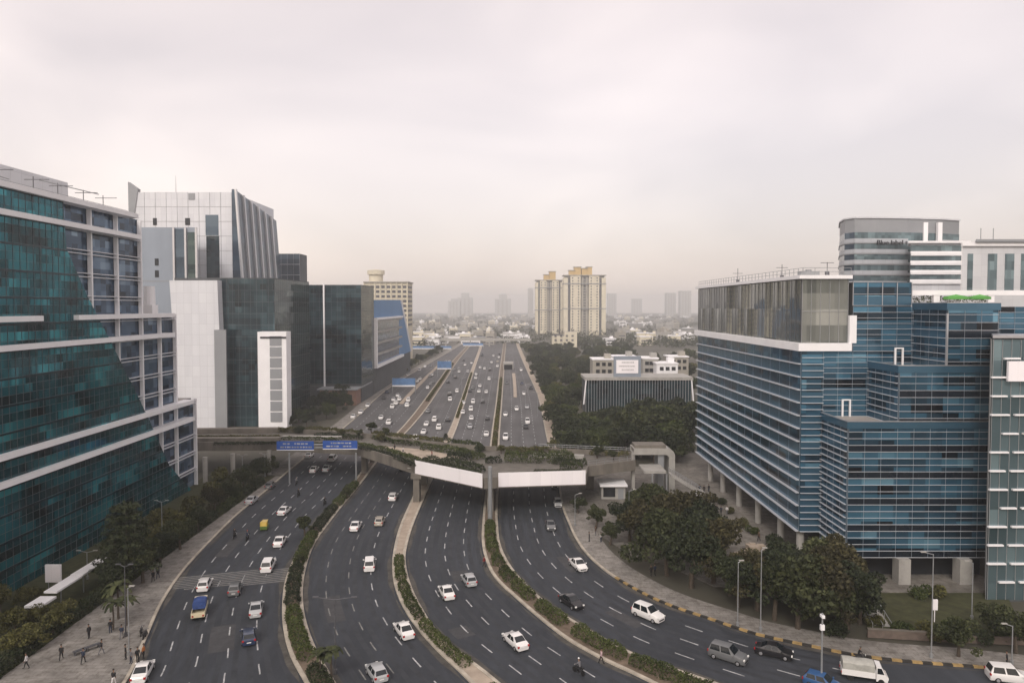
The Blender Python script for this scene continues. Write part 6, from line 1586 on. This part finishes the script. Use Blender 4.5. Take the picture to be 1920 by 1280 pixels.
o = put(BK, (265,1190), 'motorcycle parked at the left kerb beyond the walkers', None, 'motorcycles on the near road', rz=.4)
o = put(BK, (272,1196), 'second motorcycle parked at the left kerb, nearer the road', None, 'motorcycles on the near road', rz=.2)

# ------------------------------------------------------------------ far traffic beyond the bridge
lanes = {
 'crowded service road': ('L0','AL',5,[(738,751,'w'),(746,743,'w'),(764,762,'w'),(715,785,'w'),(663,783,'w'),(677,775,'w'),(690,762,'w'),(766,704,'w'),(720,748,'k')], 22, (225,560)),
 'first far carriageway': ('AR','BL',4,[(815,789,'w'),(823,804,'w'),(795,812,'w'),(840,718,'k'),(854,709,'k'),(861,698,'w'),(843,741,'k'),(857,735,'w'),(872,685,'w'),(868,775,'w')], 10, (200,600)),
 'second far carriageway': ('BR','CL',4,[(869,757,'w'),(887,755,'w'),(883,769,'w'),(884,786,'w'),(905,755,'k'),(914,787,'k'),(881,735,'k'),(900,725,'w'),(917,712,'w'),(892,710,'w'),(900,690,'w')], 17, (215,620)),
 'right far carriageway': ('CR','R0',4,[(948,779,'w'),(948,823,'w'),(988,765,'s'),(986,803,'k'),(977,695,'w')], 7, (240,600)),
}
ordw = ['first','second','third','fourth','fifth','sixth','seventh','eighth','ninth','tenth','eleventh','twelfth','thirteenth','fourteenth','fifteenth','sixteenth','seventeenth','eighteenth','nineteenth','twentieth'] 
cname = {'w':'white','k':'black','s':'silver','g':'grey','n':'navy','r':'red','b':'beige'}
kn = {'sedan':'saloon','hatchback':'hatchback','estate':'wagon'}
for ln, (lc, rc, nl, fixed, extra, (ya, yb)) in lanes.items():
    items = [(at(x,y), c) for x, y, c in fixed]
    tries = 0
    while len(items) < len(fixed) + extra and tries < 3000:
        tries += 1
        D = ya + (yb-ya)*rng.random()**0.8
        a_ = min(CV[lc], key=lambda q: abs(q.y-D)); b_ = min(CV[rc], key=lambda q: abs(q.y-D))
        lane = rng.randrange(nl); q = Vector((a_.x+(b_.x-a_.x)*((lane+.5)/nl) + rng.uniform(-.3,.3), D, 0))
        if 205 > D > 160: continue
        if any((q-p).length < 8 and abs(q.x-p.x) < 2.4 for p, _ in items): continue
        items.append((q, rng.choice('wwwwwwsskkggnb')))
    items.sort(key=lambda it: it[0].y); cnt = {}
    for p, c in items:
        kd = rng.choice(('sedan','hatchback','estate')); key = (c, kd); cnt[key] = cnt.get(key, 0) + 1
        col = cname[c]; proto = FARS[kd]; o = proto
        if id(proto) in _first: o = copy_tree(proto)
        _first.add(id(proto)); u = heading(p)
        o.location = p; o.rotation_euler.z = math.atan2(u.y,u.x) - math.pi/2 + (math.pi if lc == 'CR' else 0) + rng.uniform(-.03,.03)
        recolour(o, PT[col])
        o['label'] = '%s %s on the %s, %s such from the bridge' % (col, kn[kd], ln, ordw[cnt[key]-1]); o['group'] = 'cars on the %s' % ln
# prototypes that were never placed
for o in [o for o in COL.objects if o.get('label') == 'x' and o.parent is None]:
    for c in list(o.children_recursive): bpy.data.objects.remove(c)
    bpy.data.objects.remove(o)
# ------------------------------------------------------------------ haze
mb = MB(); mb.box(-4300, 4300, -300, 4700, -1.6, 112)
hz = mb.build('haze', bpy.data.materials.new('haze_air')); tag(hz, kind='stuff')
hm = hz.data.materials[0]; hm.use_nodes = True; hn = hm.node_tree.nodes; hn.clear()
ho = hn.new('ShaderNodeOutputMaterial'); hv = hn.new('ShaderNodeVolumePrincipled')
hv.inputs['Color'].default_value = (0.96, 0.975, 0.99, 1); hv.inputs['Density'].default_value = 0.00037; hv.inputs['Anisotropy'].default_value = 0.5
hm.node_tree.links.new(hv.outputs[0], ho.inputs['Volume'])
